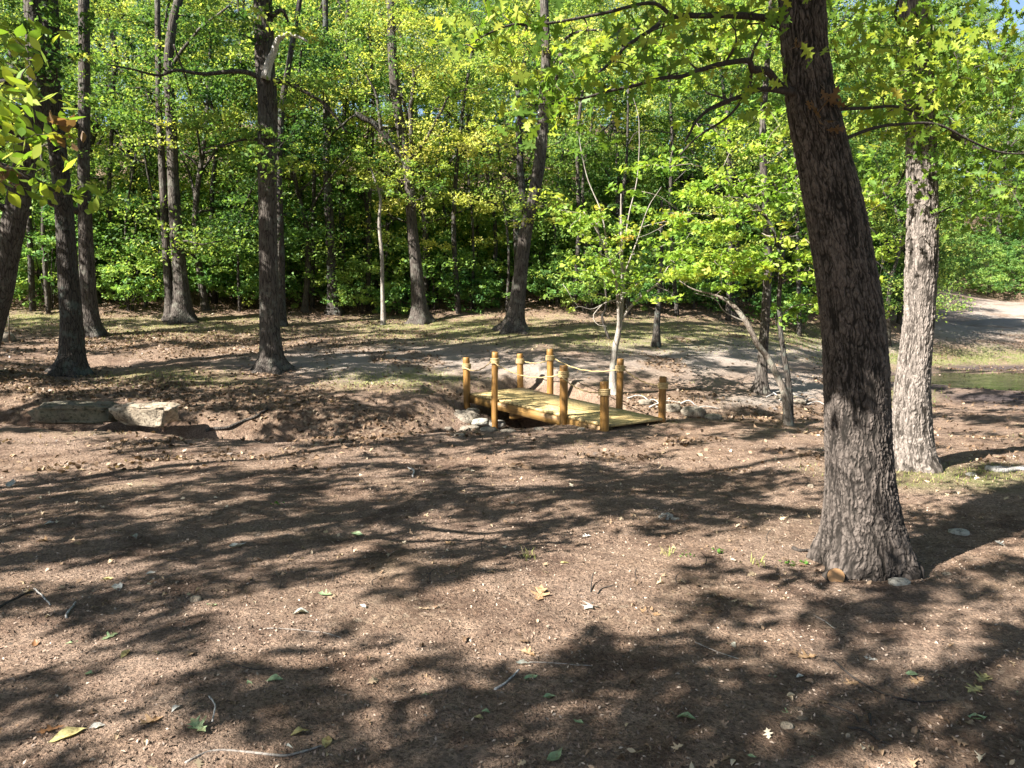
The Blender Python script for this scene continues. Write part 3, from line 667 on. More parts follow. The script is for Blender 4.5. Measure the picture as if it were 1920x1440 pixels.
std('t8', 'woodland_tree', 'sunlit forked tree at the edge of the wood left of the bridge', [(788, 602, 34), (785, 560, 26), (780, 500, 23), (773, 430, 20), (768, 350, 18), (764, 300, 20), (748, 220, 18), (738, 140, 17), (734, 60, 16)], 21, BARK_GREY, flare=.9,
    rows=[(760, 330, 110, 50, 20.5, .8, 20), (740, 60, 110, 60, 20.5, 1.2, 20), (860, 180, 60, 60, 21, 1, 10), (680, 130, 60, 60, 21, 1, 10)],
    limbs=[([(766, 310), (735, 270), (705, 238), (668, 210)], (21, 20.6), .10, .07, BARK_DARK, 'stubby broken limb'), ([(768, 320), (770, 240), (772, 180), (778, 130)], (21, 21), .08, .04), ([(770, 300), (800, 260), (830, 205), (850, 165)], (21, 20.5), .06, .02), ([(715, 245), (705, 180), (685, 140)], (20.6, 20.4), .05, .02)], sides=18)
std('t9', 'sapling', 'very thin pale sapling at the wood edge left of the forked tree', [(719, 602, 9), (717, 540, 7), (716, 480, 7), (711, 420, 6), (713, 370, 5), (700, 330, 4)], 20.5, BARK_PALE, top=(0, 0, .5, .01), rows=[(700, 330, 50, 30, 20.4, .5, 6)], sides=8, flare=.4)
std('t10', 'woodland_tree', 'leaning grey tree at the edge of the wood directly behind the bridge', [(963, 620, 38), (967, 590, 30), (975, 520, 26), (985, 440, 24), (1000, 370, 22), (1012, 300, 22), (1020, 200, 20), (1024, 100, 17), (1020, 0, 15)], 19, BARK_GREY, flare=1.1,
    rows=[(1010, 400, 60, 40, 18.5, .5, 10), (960, 130, 100, 80, 18.5, 1, 24), (1080, 90, 90, 70, 18.5, 1, 18), (900, 250, 50, 50, 19, 1, 8)],
    limbs=[([(985, 400), (976, 330), (975, 260), (973, 190), (965, 130)], (19, 18.8), .10, .05, BARK_DARK), ([(1022, 190), (1050, 130), (1055, 80), (1090, 58), (1150, 60), (1178, 58)], (19, 18.5), .05, .02), ([(1022, 150), (1055, 95), (1090, 95)], (19, 18.7), .03, .012)], sides=20)
std('t11', 'sapling', 'short dark sapling on the grass right of the pale many-stemmed tree', [(1230, 648, 13), (1232, 600, 11), (1236, 550, 10), (1239, 500, 9), (1240, 440, 7)], 18, BARK_DARK, top=(0, 0, .8, .02), rows=[(1245, 460, 60, 50, 18, .6, 12), (1215, 540, 40, 30, 18, .5, 6)], sides=10, L=.1)
std('t12', 'pale_tree', 'young pale-barked tree forking low behind the bridge posts', [(1150, 752, 15), (1149, 700, 13), (1152, 660, 12), (1160, 620, 11), (1163, 590, 10), (1168, 540, 7), (1166, 490, 6), (1165, 430, 5)], 13.2, BARK_PALE, top=(0, 0, .6, .008), flare=.6, fh=.15,
    rows=[(1170, 420, 140, 40, 13, .9, 26), (1190, 480, 130, 40, 13, .9, 22), (1080, 400, 60, 40, 13, .6, 10), (1130, 520, 100, 22, 13, .6, 10), (1230, 540, 60, 25, 13, .5, 6)], nl=30, L=.1, rad=.3, base=.5, leafm=LEAF_YOUNG, r0=.009,
    limbs=[([(1160, 625), (1160, 580), (1156, 530), (1140, 480), (1118, 430), (1095, 395)], (13.2, 12.8), .035, .008, BARK_PALE), ([(1165, 600), (1185, 572), (1210, 550), (1235, 530), (1255, 500)], (13.2, 13.0), .03, .008, BARK_PALE),
           ([(1163, 560), (1135, 568), (1110, 580), (1085, 575), (1070, 585)], (13.2, 12.8), .014, .003, BARK_PALE), ([(1130, 570), (1112, 592), (1120, 608), (1138, 612)], (13, 12.8), .010, .003, BARK_PALE), ([(1168, 520), (1195, 450), (1215, 390), (1240, 350)], (13.2, 13.2), .014, .004, BARK_PALE),
           ([(1140, 480), (1128, 400), (1100, 330), (1085, 250), (1075, 150)], (13.2, 13.4), .014, .003, BARK_PALE), ([(1168, 470), (1180, 400), (1195, 330), (1198, 230), (1185, 170)], (13.2, 13.4), .014, .003, BARK_PALE)], sides=14)
std('t13', 'woodland_tree', 'brown trunk behind the slanting twin-stemmed tree, with roots laid bare by the creek', [(1425, 738, 24), (1428, 700, 19), (1432, 640, 17), (1437, 560, 16), (1440, 480, 15), (1436, 400, 13), (1430, 250, 12), (1440, 100, 10)], 14.5, BARK_GREY, flare=.7, sides=20,
    rows=[(1400, 470, 110, 50, 14, .8, 16), (1330, 420, 80, 60, 14, .8, 12), (1420, 60, 110, 60, 14.3, 1, 18), (1280, 120, 90, 60, 14.3, 1, 16), (1640, 450, 40, 80, 15, .8, 8)], base=.48, leafm=LEAF_YOUNG, nl=70, L=.095)
T14 = std('t14', 'slanting_tree', 'twin-stemmed young tree whose pale stem arches left over the creek', [(1478, 795, 17), (1474, 750, 13), (1462, 715, 12), (1440, 672, 11), (1420, 645, 11), (1400, 605, 10), (1372, 570, 8), (1340, 553, 5), (1310, 546, 3)], 11, BARK_TAN, top=(0, 0, .15, .005), flare=.3,
    rows=[(1400, 470, 150, 70, 11, .7, 40), (1300, 340, 120, 70, 11, .7, 22), (1450, 330, 70, 80, 11, .6, 18), (1330, 520, 80, 30, 11, .5, 10), (1380, 240, 100, 60, 11.2, .6, 14), (1500, 560, 40, 40, 11.3, .4, 8), (1620, 330, 40, 60, 11.5, .5, 6)], nl=46, L=.095, rad=.28, base=.52, leafm=LEAF_YOUNG, r0=.012,
    limbs=[([(1482, 795), (1481, 740), (1476, 700), (1468, 650), (1462, 590), (1463, 520), (1458, 470), (1445, 420), (1415, 380), (1380, 350), (1345, 325), (1300, 310)], (11, 11.1), .05, .008, BARK_DARK, 'darker upright stem'),
           ([(1458, 460), (1475, 420), (1510, 390), (1530, 370)], (11, 11), .014, .005, BARK_DARK), ([(1400, 605), (1360, 585), (1340, 560), (1300, 548)], (11, 10.9), .01, .003, BARK_PALE)], sides=14)

# ---- mostly unseen trees beside and behind the camera, crowns shaped to shade the clearing
def offtree(label, x, y, h, r, lean=(0, 0)):
    z = h1(x, y); P = catmull([(x, y, z), (x + lean[0] * .2, y + lean[1] * .2, z + h * .3), (x + lean[0] * .5, y + lean[1] * .6, z + h * .6), (x + lean[0], y + lean[1], z + h)], 60)
    R = np.linspace(r, .04, 60); root = thing('oak_tree', label, 'tree', P[0])
    mb = MB(); P2, R2 = sink(P, R); tube(mb, P2, R2, 16, flare_mod(int(x * 7) % 50 + 60, z, .8, .4)); pend(root, mb, BARK_GREY)
    return root, (P[15:], R[15:])
OFF = [offtree('oak standing left of the picture nearest the camera, leaf spray at upper left', -5.8, 3.2, 10, .17, (.4, -.6)),
       offtree('unseen oak left of the picture behind the nearest oak, crown shaped to cast shade', -9.8, 3.4, 11, .18, (-.3, .4)),
       offtree('unseen oak left of and behind the camera, crown shaped to cast shade', -6.8, -2.6, 11, .18, (.3, .3)),
       offtree('unseen oak right behind the camera, crown shaped to cast shade', -2.0, -4.2, 11, .2, (-.4, -.2)),
       offtree('farthest unseen oak to the left, beside the dry creek, crown shaped to cast shade', -14.5, 7.5, 12, .2, (.6, 0))]
carriers = OFF + [T['t1'], T['t2'], T['t3'], T['t5'], (oak, None), (oak2, None)]
cxy = np.array([[c[0].location[0], c[0].location[1]] for c in carriers])
# unseen leaf clumps added along sun rays to shade the ground; gaps stay lit
LIT = [(40, 845, 170, 24, 1.3), (260, 868, 170, 14, 1), (480, 868, 140, 13, .9), (640, 848, 80, 8, .7), (900, 852, 60, 8, .7), (150, 815, 160, 7, .7), (270, 935, 60, 9, .7), (1000, 872, 170, 10, .8), (880, 995, 90, 16, 1.1),
       (760, 900, 140, 8, .5), (1000, 958, 70, 8, .8), (1250, 905, 150, 12, .9), (1440, 868, 110, 14, .9), (250, 1090, 120, 30, 1.1), (560, 1150, 140, 28, 1.2), (1010, 1118, 220, 32, 1.2), (1150, 1185, 230, 30, 1.2), (860, 1245, 170, 20, 1.0),
       (1700, 1185, 150, 28, 1.2), (1500, 1212, 90, 12, .9), (100, 1205, 160, 22, .9), (350, 1240, 110, 20, .9), (1430, 1295, 80, 22, .6), (430, 1390, 100, 28, .8), (60, 1400, 110, 28, .8), (1120, 1050, 170, 26, 1.0), (1390, 1030, 110, 22, 1.0), (1820, 960, 130, 30, 1.0),
       (1860, 1010, 80, 20, .8), (480, 1060, 120, 12, .6), (1330, 840, 150, 12, .7), (1480, 990, 50, 40, .8), (1850, 830, 100, 30, .7), (650, 1080, 120, 14, .6), (1900, 1330, 30, 40, .5), (1620, 1120, 60, 14, .7),
       (690, 655, 150, 12, .9), (900, 690, 120, 12, .6), (350, 660, 140, 8, .8), (300, 630, 120, 8, .7), (640, 720, 100, 12, .7), (800, 610, 140, 10, .8), (1080, 640, 90, 10, .5), (420, 790, 50, 22, 1.0), (270, 758, 60, 10, 1.2), (1060, 755, 130, 30, 1.0), (1180, 785, 60, 14, .8), (1350, 755, 120, 10, .7), (1750, 800, 100, 14, .7), (1720, 640, 40, 200, 1.2), (1880, 610, 60, 14, 1), (720, 820, 120, 12, .4), (1250, 690, 100, 10, .5)]
DARK = [(120, 960, 220, 42, 1), (560, 925, 230, 18, .9), (500, 1030, 170, 12, .7), (780, 935, 200, 10, .6), (300, 1190, 170, 10, .7), (260, 1330, 400, 30, .9), (740, 1305, 300, 22, .9), (1100, 1275, 350, 16, .9), (1650, 1320, 330, 60, 1.2), (1300, 1400, 450, 50, 1.1), (1340, 1130, 90, 26, .9),
        (1560, 1245, 380, 18, 1), (480, 1000, 400, 9, .6), (1130, 930, 170, 12, .7), (1300, 955, 160, 12, .7), (1100, 900, 300, 7, .6), (560, 760, 120, 30, .6), (130, 765, 90, 24, 1), (800, 670, 200, 10, .4), (250, 720, 200, 20, .5), (1560, 700, 60, 30, .8), (1800, 735, 150, 20, .6), (450, 690, 200, 10, .4)]
r = RS(5); pts = []
gx, gy = np.meshgrid(np.arange(-13, 19, .28), np.arange(1.2, 22, .28)); gx = gx + r.uniform(-.14, .14, gx.shape); gy = gy + r.uniform(-.14, .14, gy.shape)
gx = gx.ravel(); gy = gy.ravel(); gz = H(gx, gy)
px, py, fw = project(np.stack([gx, gy, gz], -1))
ra = gx * .84 + gy * .54; rb_ = -gx * .54 + gy * .84
val = .6 * fbm(ra * .4, rb_ * 1.9, 201, 3) + 1.15 * fbm(ra * 1.3, rb_ * 4.8, 202, 3)
for L_, sg in ((LIT, 1), (DARK, -1)):
    for cx, cy, rx, ry, a in L_: val = val + (a * .8 if sg > 0 else -a * .5) * np.exp(-((px - cx) / rx) ** 2 - ((py - cy) / ry) ** 2)
inview = (px > -250) & (px < 2150) & (fw > .5)
val = np.where(inview, val, .45 * fbm(gx * .7, gy * .8, 207, 4) * 1.6)
keep = (val < .13) & (gy < woodedge(gx) - .5)
gx, gy, gz, val = gx[keep], gy[keep], gz[keep], val[keep]
per = [[] for _ in carriers]
k_ = SUN / SUN[2]
for a, b_, c, v in zip(gx, gy, gz, val):
    hmin = 4.6
    for hh in np.arange(hmin, 16, .4):
        q = np.array([a, b_, c]) + k_ * hh; X_, Y_, F_ = project(q)
        if F_[0] < .3 or X_[0] < -140 or X_[0] > 2060 or Y_[0] < -90: break
    q = q + k_ * r.uniform(0, 1.6)
    dxy = np.hypot(cxy[:, 0] - q[0], cxy[:, 1] - q[1]); per[int(np.argmin(dxy))].append((q, v))
# further unseen clumps added to shade trunks and rock ledges
tb_ = []
for pr, dep, dx_ in ((OAK_PROF, 4.6, .16), (P16, 7.65, .14)):
    for y_, a_, b2 in pr:
        for yy in np.arange(y_ - 50, y_ + 50, 16):
            for xx in (a_, (a_ * 2 + b2) / 3, (a_ + b2 * 2) / 3):
                tb_.append((xx + r.uniform(-8, 8), yy, dep, 0 if dep < 5 else 1))
for xx, dep, y0 in ((133, 14, 640), (120, 14, 420), (165, 17.5, 600), (505, 14.5, 600), (503, 14.5, 420), (500, 14.5, 250), (330, 20, 500), (780, 21, 520), (975, 19, 520), (1020, 19, 250), (500, 14.5, 330), (105, 14, 250), (160, 17.5, 350)):
    for _ in range(16): tb_.append((xx + r.uniform(-25, 25), y0 + r.uniform(-100, 80), dep, 2))
PROT = [c for c in oc] + [c for c in oc2[::2]] + YOUNGC; nleaf = len(PROT)
for yy in range(835, 1015, 22):
    for xx in (1575, 1600, 1625): PROT.append(W(xx, yy, 4.5))
for yy in range(310, 880, 26):
    for xx in (1705, 1722): PROT.append(W(xx, yy, 7.55))
for xx in (240, 275, 310): PROT.append(W(xx, 757, 10.6))
PROT = np.array(PROT); PR_R = np.full(len(PROT), .3)
SN = SUN / np.linalg.norm(SUN)
def blocks(q, k0=0):
    dv = q - PROT[k0:]; al = dv @ SN; pe = np.linalg.norm(dv - al[:, None] * SN, axis=1); return bool(((al > .4) & (pe < PR_R[k0:])).any())
for xx in range(50, 340, 12):
    for yy in ((748, 760, 772, 784) if xx < 215 else (776, 788, 800)): tb_.append((xx, yy, 10.7, 3))
for xx, yy, dep, kd in tb_:
    lit = (r.uniform() < float(sstep(640, 900, yy + 260 * fbm(np.array([xx * .035]), np.array([yy * .02]), 8, 2)[0]))) and yy < 1020 if kd == 0 else (300 < yy < 900)
    if kd < 2:
        if lit and r.uniform() < .93: continue
        if not lit and fbm(np.array([xx * .03]), np.array([yy * .02]), 5, 2)[0] > .3: continue
    elif kd == 2 and r.uniform() < .45: continue
    b0 = W(xx, yy, dep)
    for hh in np.arange(2.4, 14, .3):
        q = b0 + k_ * hh; X_, Y_, F_ = project(q)
        if F_[0] < .3 or X_[0] < -140 or Y_[0] < -90: break
    q = q + k_ * r.uniform(0, .8); dxy = np.hypot(cxy[:, 0] - q[0], cxy[:, 1] - q[1]); per[int(np.argmin(dxy))].append((q, -.1001))
per = [[(q, v) for q, v in l_ if not blocks(q, nleaf if v == -.1001 else 0)] for l_ in per]
for (root, sk), lst in zip(carriers, per):
    if not lst: continue
    mb = MB(); rr = RS(len(lst))
    for q, v in lst:
        n = 62 if v < -.1 else 44
        leafquads(mb, q + rr.normal(size=(n, 3)) * [.105, .105, .085], (.125), rr, np.clip(.5 + rr.normal(size=n) * .15, 0, 1), .35, .62)
    build('crown', mb, LEAF_SHADE, root)  # added clumps, placed out of view for the shade they cast
    if sk is not None and len(lst) > 3:
        sub = [q for i, (q, v) in enumerate(lst) if i % 3 == 0]
        skeleton_grow(PEND[root.name][1], sk[0], sk[1], np.array(sub), rr, .03, .008, 4, .1)
# the nearest off-side oak reaches into the picture at upper left
near_oak, nsk = OFF[0]
lb = MB(); Q = catmull([W(-420, 120, 3.7), W(-200, 180, 3.6), W(-60, 160, 3.6), W(40, 150, 3.5)], 24); tube(lb, Q, np.linspace(.04, .008, 24), 7); build('limb', lb, BARK_TWIG, near_oak, True)
Q2 = catmull([W(-420, 260, 3.7), W(-200, 300, 3.6), W(-40, 300, 3.6), W(60, 335, 3.5), W(120, 370, 3.5)], 24); lb = MB(); tube(lb, Q2, np.linspace(.03, .004, 24), 6); build('limb', lb, BARK_TWIG, near_oak, True)
oc3 = px_centers([(30, 60, 50, 60, 3.6, .15, 6), (30, 150, 60, 50, 3.6, .2, 8), (50, 235, 60, 25, 3.5, .2, 7), (20, 310, 40, 40, 3.5, .2, 5), (100, 360, 50, 30, 3.6, .2, 4), (-80, 200, 80, 140, 3.6, .2, 14)], r)
dead = px_centers([(110, 240, 28, 16, 3.5, .05, 2), (12, 320, 14, 18, 3.4, .05, 2)], r)
mb = MB(); r2 = RS(33)
for c in oc3:
    n = r2.randint(5, 11); tb = r2.choice([.45, .55, .66, .74]); shaped(mb, c + r2.normal(size=(n, 3)) * [.08, .08, .045], .085, r2, np.clip(tb + r2.normal(size=n) * .05, 0, .85), OVAL, .35, .4)
for c in dead: shaped(mb, c + r2.normal(size=(7, 3)) * .035, .08, r2, np.full(7, .95), OVAL, .2, .5)
build('crown', mb, LEAF_OAK, near_oak)
skeleton_grow(PEND[near_oak.name][1], np.vstack([Q, Q2]), np.full(48, .012), np.vstack([oc3, dead]), r2, .006, .002, 4)

# ------------------------------------------------------------------ the wood: prototypes and copies
def proto_tree(seed, h, lowest, width, ncl, nl, mat):
    rg = RS(seed); P = catmull([(0, 0, -.3), (rg.normal() * .15, rg.normal() * .15, h * .3), (rg.normal() * .4, rg.normal() * .3, h * .6), (rg.normal() * .6, rg.normal() * .5, h)], 40)
    r0 = h * .013; R = np.linspace(r0, .03, 40)
    root = thing('forest_tree', 'x', 'tree', (0, 0, 0)); mb = MB(); tube(mb, P, R, 9, flare_mod(seed, 0, .6, .3))
    for _ in range(4):
        i = rg.randint(12, 26); a = rg.uniform(0, 6.28); L = rg.uniform(1, 2.4)
        e = P[i] + [math.cos(a) * L, math.sin(a) * L, L * .9]; tube(mb, catmull([P[i], (P[i] + e) / 2 + rg.normal(size=3) * .15, e], 10), np.linspace(R[i] * .55, .02, 10), 6)
    cs = []
    while len(cs) < ncl:
        z = rg.uniform(lowest, h * 1.03); fz = (z - lowest) / (h - lowest); rad = width * (math.sin(math.pi * min(1, .18 + .82 * fz)) ** .7) + .3
        a = rg.uniform(0, 6.28); q = rad * math.sqrt(rg.uniform(.12, 1)); i = min(39, int(z / h * 39))
        cs.append([P[i][0] + q * math.cos(a), P[i][1] + q * math.sin(a), z])
    cs = np.array(cs); skeleton_grow(mb, P[8:], R[8:], cs[::2], rg, .032, .008, 3, .18); build('trunk', mb, mat, root, True)
    cr = MB(); cluster_leaves(cr, cs, .72, nl, .092, rg, .46, .22, .45, .38); build('crown', cr, LEAF_WOOD, root)
    return root
def proto_shrub(seed, h, width, ncl, nl, leafm, L=.1, base=.45, stems=6):
    rg = RS(seed); root = thing('shrub', 'x', 'shrub', (0, 0, 0)); mb = MB(); S = []; SR = []
    for k in range(stems):
        a = rg.uniform(0, 6.28); q = rg.uniform(.2, .7) * width; P = catmull([(math.cos(a) * .05, math.sin(a) * .05, -.15), (math.cos(a) * q * .35, math.sin(a) * q * .35, h * .45), (math.cos(a) * q, math.sin(a) * q, h * rg.uniform(.7, .95))], 12)
        R = np.linspace(.016, .005, 12); tube(mb, P, R, 5); S.append(P); SR.append(R)
    cs = []
    while len(cs) < ncl:
        q = rg.normal(size=3); q /= np.linalg.norm(q); q *= rg.uniform(.25, 1) ** .5; c = np.array([q[0] * width, q[1] * width, h * .52 + q[2] * h * .5])
        if c[2] > .08: cs.append(c)
    cs = np.array(cs); skeleton_grow(mb, np.concatenate(S), np.concatenate(SR), cs[::2], rg, .008, .003, 3); build('stems', mb, BARK_TWIG, root, True)
    cr = MB(); cluster_leaves(cr, cs, .33, nl, L, rg, base, .17, .5, .5); build('foliage', cr, leafm, root)
    return root
protos = [proto_tree(300 + i, h, lo, wd, nc, 260, mt) for i, (h, lo, wd, nc, mt) in enumerate([(11, 3.2, 2.7, 78, BARK_DARK), (13, 4.0, 3.0, 88, BARK_GREY), (9, 1.8, 2.5, 74, BARK_DARK), (14, 5.0, 3.1, 84, BARK_DARK), (7, 1.2, 2.2, 62, BARK_GREY), (12, 2.6, 2.6, 86, BARK_DARK)])]
shr = [proto_shrub(400 + i, h, wd, nc, 55, LEAF_SHRUB, .105, .55) for i, (h, wd, nc) in enumerate([(2.9, 1.5, 100), (1.8, 1.2, 64), (3.9, 1.6, 130), (1.1, .9, 44)])]
used = set()
def place(pl, k, x, y, rz, s, label, group):
    root = pl[k]; z = h1(x, y) - .05
    if id(root) not in used:
        used.add(id(root)); root.location = (x, y, z); root.rotation_euler = (0, 0, rz); root.scale = (s, s, s); root['label'] = label; root['group'] = group; return root
    return copy_thing(root, (x, y, z), rz, (s, s, s), label, group)
r = RS(77); got = []
def spaced(x, y, m):
    if any((x - a) ** 2 + (y - b) ** 2 < m * m for a, b in got): return False
    got.append((x, y)); return True
def inframe(x, y, m=120):
    X_, Y_, F_ = project(np.array([x, y, 3.0])); return F_[0] > 1 and -m < X_[0] < 1920 + m
cnt = 0
for ring, (lo, hi, sp, kinds, num) in enumerate([(1.0, 4.5, 1.9, (2, 4, 5, 2), 26), (5, 12, 3.4, (0, 1, 2, 5), 36), (13, 26, 4.0, (1, 3, 5, 0), 56), (28, 48, 5, (1, 3), 50)]):
    tries = 0; c = 0
    while c < num and tries < 4000:
        tries += 1; y = r.uniform(18, 90); x = r.uniform(-1, 1) * (4 + y * .78); e = woodedge(x)
        if not (e + lo < y < e + hi) or not inframe(x, y, 260) or (ring == 0 and x > 17): continue
        if not spaced(x, y, sp): continue
        place(protos, int(r.choice(kinds)), x, y, r.uniform(0, 6.28), r.uniform(.85, 1.2) * (1.25 if x > 18 else 1), ['small leafy tree at the front edge of the wood', 'leafy tree in the wood behind its front edge', 'tall leafy tree deep in the wood', 'distant tree high at the back of the wood'][ring],
              ['trees at the front edge of the wood', 'trees behind the front edge of the wood', 'trees deep in the wood', 'distant trees at the back of the wood'][ring]); c += 1
got.clear(); c = 0; tries = 0
while c < 190 and tries < 14000:
    tries += 1; y = r.uniform(18, 60); x = r.uniform(-1, 1) * (4 + y * .75); e = woodedge(x); o = y - e
    if not (.6 < o < 10) or not inframe(x, y) or not spaced(x, y, .9): continue
    k = int(r.choice([1, 3, 1, 0])) if o < 1.8 else int(r.choice([0, 1, 2]))
    place(shr, k, x, y, r.uniform(0, 6.28), r.uniform(.8, 1.25), 'leafy shrub in the undergrowth along the edge of the wood' if o < 1.8 else 'bushy green undergrowth shrub under the trees of the wood', 'low shrubs along the wood edge' if o < 1.8 else 'undergrowth shrubs under the trees'); c += 1
# slim bare trunks and saplings that show between the foliage
slim = [(218, 560, 200, 22, 9), (258, 520, 190, 25, 10), (280, 500, 240, 27, 9), (440, 560, 300, 24, 6), (572, 580, 230, 24, 9), (672, 590, 350, 23, 6), (730, 590, 380, 24, 8), (818, 560, 300, 24, 6), (843, 570, 280, 26, 7), (900, 580, 260, 25, 6), (917, 580, 320, 24, 8), (1045, 590, 380, 23, 6), (1100, 600, 330, 23, 7), (1300, 590, 420, 24, 8), (1345, 600, 380, 25, 6), (1146, 628, 560, 18.5, 5), (1660, 640, 420, 27, 9), (60, 560, 240, 20.5, 10), (235, 600, 420, 21.5, 5), (400, 560, 230, 22.5, 9), (585, 590, 260, 22.5, 8), (690, 580, 180, 22.5, 9), (860, 590, 230, 22, 9), (885, 585, 330, 22.5, 5), (1075, 595, 260, 22.5, 9), (1180, 600, 300, 22.5, 7), (1270, 600, 260, 23, 8), (1365, 605, 200, 23.5, 9), (1500, 610, 300, 24, 8), (270, 590, 330, 21.5, 6), (90, 570, 300, 20.2, 8), (450, 585, 400, 21.5, 5), (950, 590, 350, 22, 5)]
for i, (x, y, yt, d, wd) in enumerate(slim):
    base = W(x, y, d); zb = h1(base[0], base[1]); topp = W(x + r.uniform(-12, 12), yt, d); rr = wd / 2 / F * d
    P = catmull([(base[0], base[1], zb - .1), ((base + topp) / 2 + r.normal(size=3) * .12), topp, topp + [r.normal() * .4, 0, 2]], 26)
    root = thing('slim_tree', 'slim bare trunk rising between the leaves inside the wood', 'tree', P[0], 'slim trunks inside the wood')
    mb = MB(); tube(mb, P, np.linspace(rr * 1.15, rr * .5, 26), 8); SM = BARK_GREY if i % 3 == 0 else BARK_DARK
    ends = np.array([P[r.randint(10, 26)] + [r.normal() * .7, r.normal() * .4, .5] for _ in range(9)])
    skeleton_grow(mb, P[6:], np.linspace(rr, rr * .5, 20), ends, r, .018, .004, 3); build('trunk', mb, SM, root, True)
    cr = MB(); cluster_leaves(cr, ends[3:], .35, 60, .1, r, .45, .15); build('crown', cr, LEAF_WOOD, root)

for (x, y, s_, k, rz) in [(14.0, 27.5, 1.0, 4, 1), (15.3, 29.5, 1.1, 2, 2), (16.6, 32.0, 1.1, 4, 3), (12.6, 25.3, .9, 4, 4), (19.2, 25.0, 1.15, 2, 5), (17.6, 36, 1.1, 4, 0), (19.5, 43, 1.2, 2, 1.5)]:
    place(protos, k, x, y, rz, s_, 'small leafy tree', 'trees at the front edge of the wood')
ORD = ['leftmost', 'second from the left', 'third from the left', 'fourth from the left', 'fifth from the left', 'sixth from the left', 'seventh from the left', 'eighth from the left', 'ninth from the left', 'tenth from the left'] + [w_ + ' from the left' for w_ in 'eleventh twelfth thirteenth fourteenth fifteenth sixteenth seventeenth eighteenth nineteenth twentieth twenty-first twenty-second twenty-third twenty-fourth twenty-fifth twenty-sixth twenty-seventh twenty-eighth twenty-ninth thirtieth thirty-first thirty-second thirty-third thirty-fourth thirty-fifth thirty-sixth thirty-seventh thirty-eighth thirty-ninth fortieth forty-first forty-second forty-third forty-fourth forty-fifth forty-sixth forty-seventh forty-eighth forty-ninth'.split()] + ['far right'] * 40
for grp, txt in (('trees at the front edge of the wood', 'small leafy tree at the front edge of the wood'), ('slim trunks inside the wood', 'slim bare trunk between the leaves inside the wood'), ('low shrubs along the wood edge', 'low leafy shrub along the edge of the wood'), ('distant trees at the back of the wood', 'distant tree high at the back of the wood')):
    os_ = [o for o in SC.collection.objects if o.get('group') == grp]
    os_.sort(key=lambda o: o.location[0] / max(1, o.location[1]))
    for i, o in enumerate(os_): o['label'] = txt + ', ' + ORD[i]

# ------------------------------------------------------------------ footbridge
def plane_hit(px, py, z):
    rr_ = (px - 960) / F; u = (720 - py) / F
    v = np.array([rr_, CP + u * SP, -SP + u * CP]); return np.array([0, 0, CAMH]) + v * ((z - CAMH) / v[2])
A = plane_hit(882, 737, .17); B = plane_hit(977, 726.5, .17); C_ = plane_hit(1141, 797, .085); D_ = plane_hit(1241, 784, .085)
ctr = (A + B + C_ + D_) / 4
bridge = thing('footbridge', 'low wooden footbridge with log posts and rope rails over the dry creek', 'footbridge', (ctr[0], ctr[1], h1(ctr[0], ctr[1])))
def deckp(s, t): return (A * (1 - s) + C_ * s) * (1 - t) + (B * (1 - s) + D_ * s) * t
def slab(mb, c4, thick):
    c4 = np.array(c4); lo = c4 - [0, 0, thick]; V = np.vstack([c4, lo])
    mb.add(V, [[0, 1, 2, 3], [7, 6, 5, 4], [0, 4, 5, 1], [1, 5, 6, 2], [2, 6, 7, 3], [3, 7, 4, 0]])
mb = MB(); NP = 30; rb = RS(3)
for i in range(NP):
    s0, s1 = i / NP + .0005, (i + 1) / NP - .0005; e0, e1 = rb.uniform(-.006, .006, 2); dz = np.array([0, 0, rb.uniform(-.0015, .0015)])
    slab(mb, [deckp(s0, -.01 + e0) + dz, deckp(s1, -.01 + e0) + dz, deckp(s1, 1.01 + e1) + dz, deckp(s0, 1.01 + e1) + dz], .035)
build('deck', mb, DECKM, bridge)
ac = (C_ - A); ac /= np.linalg.norm(ac); out = np.cross(ac, [0, 0, 1]); out /= np.linalg.norm(out)
if out[0] > 0: out = -out
for (a, b_, o_) in ((A, C_, -.03), (B, D_, .03)):
    for s0, s1 in ((.012, .34), (.343, .72), (.723, .99)):
        p = a + (b_ - a) * s0 - out * o_ * .0; q = a + (b_ - a) * s1; dn = np.array([0, 0, -.036]); wv = out * (.045 if o_ > 0 else -.045)
        mb = MB(); slab(mb, [p + dn, q + dn, q + dn + wv * -1, p + dn + wv * -1][::1], .13); build('side_beam', mb, BEAMM, bridge)
for s in (.33, .71):
    p = deckp(s - .012, .05) - [0, 0, .17]; q = deckp(s + .012, .05) - [0, 0, .17]; p2 = deckp(s + .012, .95) - [0, 0, .17]; q2 = deckp(s - .012, .95) - [0, 0, .17]
    mb = MB(); slab(mb, [p, q, p2, q2], .12); build('cross_beam', mb, BEAMM, bridge)
def find_s(a, b_, off, px):
    ss = np.linspace(-.15, 1.12, 2000); P = a + (b_ - a) * ss[:, None] + off; X_, _, _ = project(P); k = int(np.argmin(np.abs(X_ - px))); return P[k]
posts = {}
